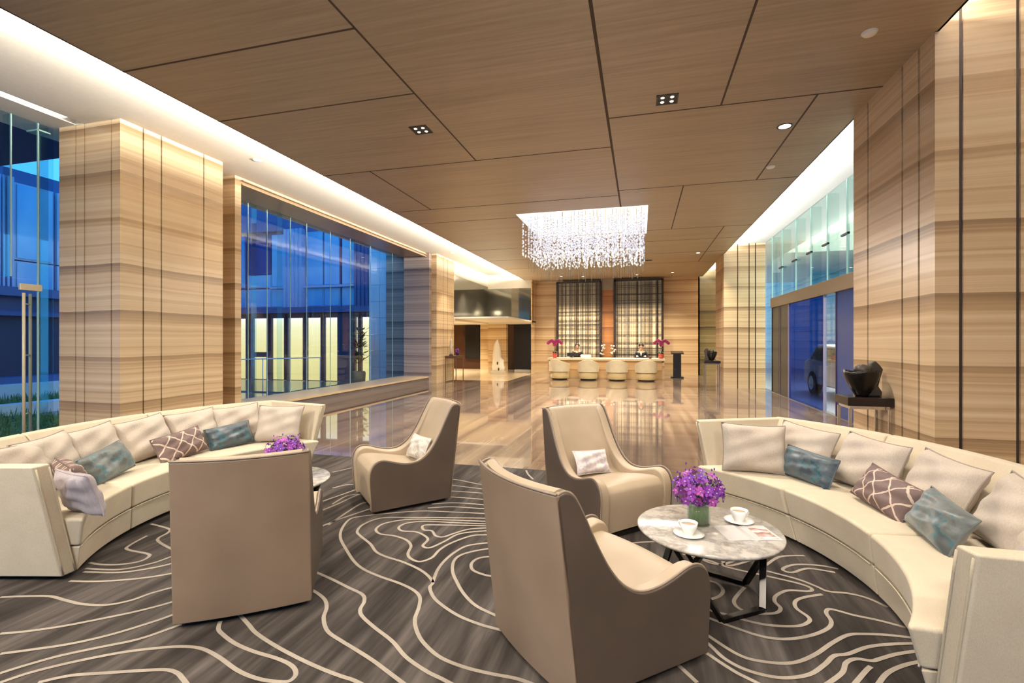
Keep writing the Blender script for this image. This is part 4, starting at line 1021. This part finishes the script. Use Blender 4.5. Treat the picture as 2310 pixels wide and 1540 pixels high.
# ---- receptionists
SKIN_M = plain('skin', 'd8a98a', .55); HAIR = plain('black_hair', '120d0b', .5); SUIT = plain('dark_suit', '1b1a24', .7); SHIRT = plain('white_shirt', 'e4e0dc', .7)
def skin_obj(name, verts, edges, radii, mat, parent, sub=2):
    me = bpy.data.meshes.new(name); me.from_pydata(verts, edges, []); me.materials.append(mat)
    o = bpy.data.objects.new(name, me); C.objects.link(o); o.parent = parent
    m = o.modifiers.new('skin', 'SKIN'); m.use_smooth_shade = True
    for v, r in zip(me.skin_vertices[0].data, radii): v.radius = r if isinstance(r, tuple) else (r, r)
    me.skin_vertices[0].data[0].use_root = True
    s = o.modifiers.new('sub', 'SUBSURF'); s.levels = sub; s.render_levels = sub
    return o
def receptionist(loc, label, lean, hands):
    """seated figure, faces -y; hands rest on the desk"""
    p = empty('person', loc, 0, label, 'person')
    V = [(0,0,.52),(0,.02,.68),(0,.02,.84),(0,.01,.98),(0,0,1.07),(lean,-.02,1.15),(lean,-.03,1.24),(lean,-.02,1.28)]
    R = [(.15,.12),(.14,.11),(.155,.11),(.15,.10),(.055,.055),(.05,.055),(.078,.092),(.066,.08)]
    E = [(i, i+1) for i in range(7)]
    def chain(start, pts, rad):
        k = start
        for q, r in zip(pts, rad): V.append(q); R.append((r, r)); E.append((k, len(V)-1)); k = len(V)-1
        return k
    for sg in (-1, 1):
        hx, hy, hz = hands[0 if sg < 0 else 1]
        w = chain(3, [(sg*.17,.01,.99),(sg*.235,-.02,.86),(sg*.24,-.08,.76),(hx,hy+.09,hz+.02),(hx,hy,hz)], [.06,.05,.042,.03,.036])
        for f, (dx, ln) in enumerate(((-.026,.055),(-.009,.07),(.009,.068),(.026,.05))):
            chain(w, [(hx + dx, hy - .05, hz), (hx + dx, hy - .05 - ln*.6, hz - .012)], [.011,.009])
        chain(w, [(hx - sg*.045, hy - .015, hz), (hx - sg*.06, hy - .05, hz - .006)], [.012,.010])
        chain(0, [(sg*.10,-.06,.50),(sg*.12,-.40,.50),(sg*.12,-.40,.26),(sg*.12,-.36,.07),(sg*.13,-.52,.045)], [.09,.07,.055,.042,.04])
    skin_obj('body', V, E, R, SKIN_M, p)
    # jacket: slightly larger over torso and arms, with shirt front, hair and face
    JV = [(0,.01,.50),(0,.02,.68),(0,.02,.84),(0,.01,.985)]; JR = [(.175,.145),(.165,.13),(.18,.13),(.165,.112)]; JE = [(0,1),(1,2),(2,3)]
    for sg in (-1, 1):
        hx, hy, hz = hands[0 if sg < 0 else 1]; k = 3
        for q, r in (((sg*.175,.01,.99),.072),((sg*.238,-.02,.86),.062),((sg*.243,-.08,.765),.054),((hx,hy+.10,hz+.025),.04)):
            JV.append(q); JR.append((r, r)); JE.append((k, len(JV)-1)); k = len(JV)-1
    skin_obj('jacket', JV, JE, JR, SUIT, p)
    MB().add([(-.05,-.125,1.05),(.05,-.125,1.05),(0,-.155,.84),(0,-.10,1.07)], [(0,2,3),(3,2,1)]).build('shirt_front', SHIRT, p)
    hd = Vector((lean,-.03,1.25))
    h = MB(); h.ball(hd + Vector((0,.022,.042)), .112, 18, 12, sc=(.92,1.0,.95))
    h.build('hair', HAIR, p)
    f = MB().ball(hd + Vector((0,-.055,0)), .07, 16, 10, sc=(.92,.62,1.12)); f.ball(hd + Vector((0,-.103,-.005)), .014, 8, 6, sc=(.8,.9,1.5)); f.build('face', SKIN_M, p)
    e = MB()
    for sg in (-1, 1): e.ball(hd + Vector((sg*.027,-.094,.018)), .009, 8, 6, sc=(1.2,.5,.7))
    e.build('eyes', HAIR, p); MB().ball(hd + Vector((0,-.095,-.042)), .016, 8, 6, sc=(1.3,.4,.45)).build('mouth', plain('lips', 'a05a50', .5), p)
    for sg in (-1, 1): MB().ball(hd + Vector((sg*.088,.0,.0)), .022, 8, 6, sc=(.4,.8,1.3)).build('ear', SKIN_M, p)
    return p
receptionist((-2.62, 20.75, 0), 'receptionist in dark suit with one hand raised behind the left of the desk', .0, [(-.20,-.40,.86),(.22,-.38,.86)])
receptionist((.02, 20.75, 0), 'dark-haired receptionist in black jacket and white collar at the right of the desk', .0, [(-.16,-.42,.86),(.16,-.42,.86)])

# ================================================================== CEILING FITTINGS
LED = emit('lamp_white', 'fff4e0', 8.0, False); LEDS = emit('lamp_warm', 'ffe9c4', 3.5, False)
def quad(x, y, l):
    s = empty('square_downlight', (x, y, ZC), 0, l, 'ceiling light', 'square four-lamp downlights')
    w = .12; f = MB()
    f.box(-w,-w,-.006,w,-w+.015,.0); f.box(-w,w-.015,-.006,w,w,.0); f.box(-w,-w,-.006,-w+.015,w,.0); f.box(w-.015,-w,-.006,w,w,.0)
    f.build('frame', BLACK, s); MB().box(-w+.01,-w+.01,-.0035,w-.01,w-.01,-.0025).build('backplate', plain('black_baffle', '0b0a0a', .6), s)
    for sx in (-1, 1):
        for sy in (-1, 1): MB().lathe([(.02,-.008),(.022,-.004),(.001,-.0036)], 16, (sx*.052, sy*.052, 0)).build('lamp', LEDS, s)
quad(-2.78, 5.81, 'square black four-lamp downlight nearer the white cove'); quad(.294, 5.80, 'square black four-lamp downlight nearer the right column')
def rdl(x, y, z, l, r=.055, ring=BLACK, lamp=LED, group='small round downlights'):
    s = empty('round_downlight', (x, y, z), 0, l, 'ceiling light', group)
    MB().lathe([(r,-.003),(r*1.35,-.006),(r*1.35,-.001),(r,-.001)], 24, cap=False).build('ring', ring, s)
    MB().lathe([(r*1.0,-.004),(.001,-.005)], 24, cap=False).build('lamp', lamp, s)
rdl(1.795, 6.92, ZC, 'round black-rimmed downlight lit bright beside a ceiling joint', .07)
rdl(1.75, 16.19, ZC, 'tiny lit downlight in the ceiling ahead of the right screen', .05, WHITE)
rdl(1.25, 20.6, ZC, 'tiny lit downlight before the wall right of the screens', .05, WHITE)
rdl(-.15, 20.9, ZC, 'tiny lit downlight over the right screen', .05, WHITE); rdl(-2.4, 20.9, ZC, 'tiny lit downlight over the left screen', .05, WHITE); rdl(-3.3, 20.6, ZC, 'tiny lit downlight left of the left screen', .05, WHITE)
rdl(-6.23, 6.75, ZW, 'round downlight in the white cove near the first stone column', .06, WHITE)
rdl(-6.3, 15.64, ZW, 'round downlight in the white cove near the console table', .06, WHITE)
rdl(-6.0, 18.8, ZW, 'round downlight in the white cove over the lobby', .06, WHITE)
for x, y, l in ((1.984, 5.007, 'white round smoke detector at the ceiling edge near the right column'), (1.994, 8.47, 'small white smoke detector past the bright downlight')):
    s = empty('smoke_detector', (x, y, ZC), 0, l, 'smoke detector', 'smoke detectors')
    MB().lathe([(.055,-.004),(.06,-.010),(.05,-.022),(.001,-.026)], 24).build('cap', WHITE, s); MB().lathe([(.065,-.005),(.065,0),(.001,0)], 24).build('base', WHITE, s)
s = empty('dark_vent', (.22, 17.26, ZC), 0, 'small dark ceiling vent behind the chandelier', 'vent')
MB().box(-.17,-.1,-.006,.17,.1,0).build('frame', BLACK, s); MB().box(-.14,-.075,-.009,.14,.075,-.006).build('grille', plain('vent_grille', '2a211a', .6), s)
s = empty('linear_light', (-7.62, .9, ZW), 0, 'long recessed white light bar in the ceiling slot over the glass wall', 'ceiling light')
MB().box(-.05, -3.8, .03, .02, 3.95, .05).build('diffuser', emit('bar_white', 'fff6ea', 4.0), s); MB().box(-.065, -3.8, .05, .035, 3.98, .07).build('housing', CHROME, s)

# ---- chandelier
ch = empty('crystal_chandelier', ((RX0+RX1)/2, (RY0+RY1)/2, ZC), 0, 'rectangular crystal bead chandelier glowing in its ceiling recess', 'chandelier')
W2, D2 = (RX1-RX0)/2, (RY1-RY0)/2
cv = MB(); cv.box(-W2,-D2,.42,W2,D2,.46)
for a in ((-W2-.02,-D2-.02,0,-W2,D2+.02,.46),(W2,-D2-.02,0,W2+.02,D2+.02,.46),(-W2,-D2-.02,0,W2,-D2,.46),(-W2,D2,0,W2,D2+.02,.46)): cv.box(*a)
cv.build('light_recess', emit('recess_glow', 'fff1dc', 2.0, True), ch)
tr = MB()
for a in ((-W2-.03,-D2-.03,-.006,-W2+.012,D2+.03,.01),(W2-.012,-D2-.03,-.006,W2+.03,D2+.03,.01),(-W2,-D2-.03,-.006,W2,-D2+.012,.01),(-W2,D2-.012,-.006,W2,D2+.03,.01)): tr.box(*a)
tr.build('recess_trim', emit('trim_glow', 'fff6e6', 1.6, False), ch)
def crystal_mat():
    t = NT('crystal'); g = t.n('ShaderNodeBsdfGlossy', {'Color': (.9,.9,.95,1), 'Roughness': .05}); e = t.n('ShaderNodeEmission', {'Color': lin('f3eefc'), 'Strength': 1.25})
    m = t.n('ShaderNodeMixShader', {0: .42, 1: g.outputs[0], 2: e.outputs[0]}); t.t.links.new(m.outputs[0], t.out.inputs[0])
    t.mat.cycles.emission_sampling = 'NONE'; return t.mat
CRY = crystal_mat(); TIP = emit('lit_crystal_tip', 'fff2e0', 1.25, False); ROD = emit('rod_glint', 'd8c4a8', .32, False)
def strand(mb, x, y, rr, tail):
    n = 13; ph = rr.uniform(0, .07)
    mb.tube([(x,y,.40),(x,y,-.82)], .0022, 3, 2, smooth=False)
    for k in range(n):
        if rr.random() < .3: continue
        z = -.02 - ph - k*.061 + rr.uniform(-.025,.025)
        mb.octa((x, y, z), .021, .027, 0)
    mb.octa((x, y, -.82 - rr.uniform(0,.04)), .021, .030, 1)
    if tail: mb.tube([(x,y,-.86),(x,y,-1.12 - rr.uniform(0,.12))], .004, 4, 2, smooth=False)
NX, NY = 20, 18; rr = random.Random(11); pos = []
for j in range(NY):
    for i in range(NX):
        pos.append((-W2 + .09 + (2*W2 - .18)*i/(NX-1) + rr.uniform(-.055,.055), -D2 + .12 + (2*D2 - .22)*j/(NY-1) + rr.uniform(-.055,.055)))
for x, y in pos[:100]:
    mb = MB(); strand(mb, x, y, rr, rr.random() < .45); mb.build('crystal_strand', [CRY, TIP, ROD], ch)
mb = MB()
for x, y in pos[100:]: strand(mb, x, y, rr, rr.random() < .45)
o = mb.build('crystal_strands', [CRY, TIP, ROD], ch); o['kind'] = 'stuff'
# ================================================================== LIGHT
def lamp(name, typ, loc, energy, color=(1,1,1), rot=(0,0,0), **kw):
    l = bpy.data.lights.new(name, typ); l.energy = energy; l.color = color
    for k, v in kw.items(): setattr(l, k, v)
    o = bpy.data.objects.new(name, l); C.objects.link(o); o.location = loc; o.rotation_euler = rot
    return o
WARM = (1, .86, .66); NEUT = (1, .90, .76)
# cove strips above the edges of the veneered ceiling
lamp('cove_strip_left', 'AREA', (-5.02, 9.6, ZC + .09), 2300, (1,.94,.82), (0, math.radians(128), 0), shape='RECTANGLE', size=.10, size_y=25.0)
lamp('cove_strip_right', 'AREA', (2.46, 9.6, ZC + .09), 1300, (1, .97, .92), (0, math.radians(-128), 0), shape='RECTANGLE', size=.10, size_y=25.0)
# chandelier glow downwards
lamp('chandelier_glow', 'AREA', ((RX0+RX1)/2, (RY0+RY1)/2, ZC - .95), 380, (1, .93, .85), (0, 0, 0), shape='RECTANGLE', size=2.5, size_y=2.4)
# downlights
def spot(x, y, z, e, col=NEUT, ang=95, blend=.8, rot=(0,0,0), r=.05):
    return lamp('downlight_beam', 'SPOT', (x, y, z), e, col, rot, spot_size=math.radians(ang), spot_blend=blend, shadow_soft_size=r)
for x, y in ((-2.78, 5.81), (.294, 5.80)): spot(x, y, ZC - .03, 420, NEUT, 125)
spot(1.795, 6.92, ZC - .03, 70, NEUT, 80)
for x, y in ((-2.6, 2.2), (-4.3, 3.6), (.3, 2.4), (.7, 3.9), (-1.2, .6)): spot(x, y, ZC - .02, 200, NEUT, 130, 1.0, r=.2)
for x, y, e in ((-5.2, -1.0, 1000), (-2.6, -1.6, 1000), (-.4, -1.8, 700), (1.6, -1.4, 620)): spot(x, y, ZC - .02, e, (1, .90, .74), 155, 1.0, r=.2, rot=(math.radians(28), 0, 0))
for x, y in ((-3.5, 15), (-1.0, 15), (1.3, 15), (-3.5, 9), (1.6, 10)): spot(x, y, ZC - .02, 620, WARM, 130, 1.0, r=.12)
for x in (-3.3, -2.4, -1.4, -.15, 1.25): spot(x, 20.6, ZC - .03, 620, WARM, 100, .9)
for y in (6.75, 18.8): spot(-6.1, y, ZW - .03, 90, NEUT, 80)
for x, y in ((-6.2, 20.2), (-5.4, 19.2), (-6.3, 18.2)): spot(x, y, ZC, 2200, WARM, 70)
spot(-6.1, 16.3, ZC, 350, WARM, 80)
for x, y in ((2.2, 16.0), (3.2, 21.2)): spot(x, y, ZC - .02, 260, (1, .9, .65), 80)
for k in range(3): spot(-8.9, 18.6 + k*1.9, 2.30, 420, WARM, 125)
for x in (-9.9, -9.35): spot(x, 24.05, 2.3, 40, WARM, 60)
lamp('porch_light', 'AREA', (6.2, 13.0, 4.6), 1150, (1, .95, .82), (0, 0, 0), shape='RECTANGLE', size=2.5, size_y=12)
# dusk sky
w = bpy.data.worlds.new('dusk'); S.world = w; w.use_nodes = True; nt = w.node_tree
for n in list(nt.nodes): nt.nodes.remove(n)
out = nt.nodes.new('ShaderNodeOutputWorld'); bg = nt.nodes.new('ShaderNodeBackground')
tc = nt.nodes.new('ShaderNodeTexCoord'); sp = nt.nodes.new('ShaderNodeSeparateXYZ'); rp = nt.nodes.new('ShaderNodeValToRGB')
nt.links.new(tc.outputs['Generated'], sp.inputs[0]); nt.links.new(sp.outputs[2], rp.inputs['Fac']); nt.links.new(rp.outputs[0], bg.inputs[0]); nt.links.new(bg.outputs[0], out.inputs[0])
e = rp.color_ramp.elements; e[0].position = .0; e[0].color = (.045, .29, .62, 1); e[1].position = .7; e[1].color = (.035, .24, .56, 1)
bg.inputs[1].default_value = 2.4
# ------------------------------------------------------------------ camera
cam = bpy.data.cameras.new('camera'); co = bpy.data.objects.new('camera', cam); C.objects.link(co)
cam.sensor_width = 36.0; cam.lens = 36.0 * F / 2310; cam.sensor_fit = 'HORIZONTAL'
cam.shift_y = -(770 - HY) / 2310 if False else (HY - 770) / 2310
co.location = (0, 0, EYE); co.rotation_euler = (PI/2, 0, YAW)
cam.clip_start = .05; cam.clip_end = 200
S.camera = co
S.view_settings.view_transform = 'Standard'; S.view_settings.look = 'None'; S.view_settings.exposure = 0.2
S.cycles.max_bounces = 10; S.cycles.diffuse_bounces = 4; S.cycles.glossy_bounces = 4; S.cycles.transparent_max_bounces = 24
S.cycles.sample_clamp_indirect = 6.0; S.cycles.use_denoising = True
S.cycles.caustics_reflective = False; S.cycles.caustics_refractive = False
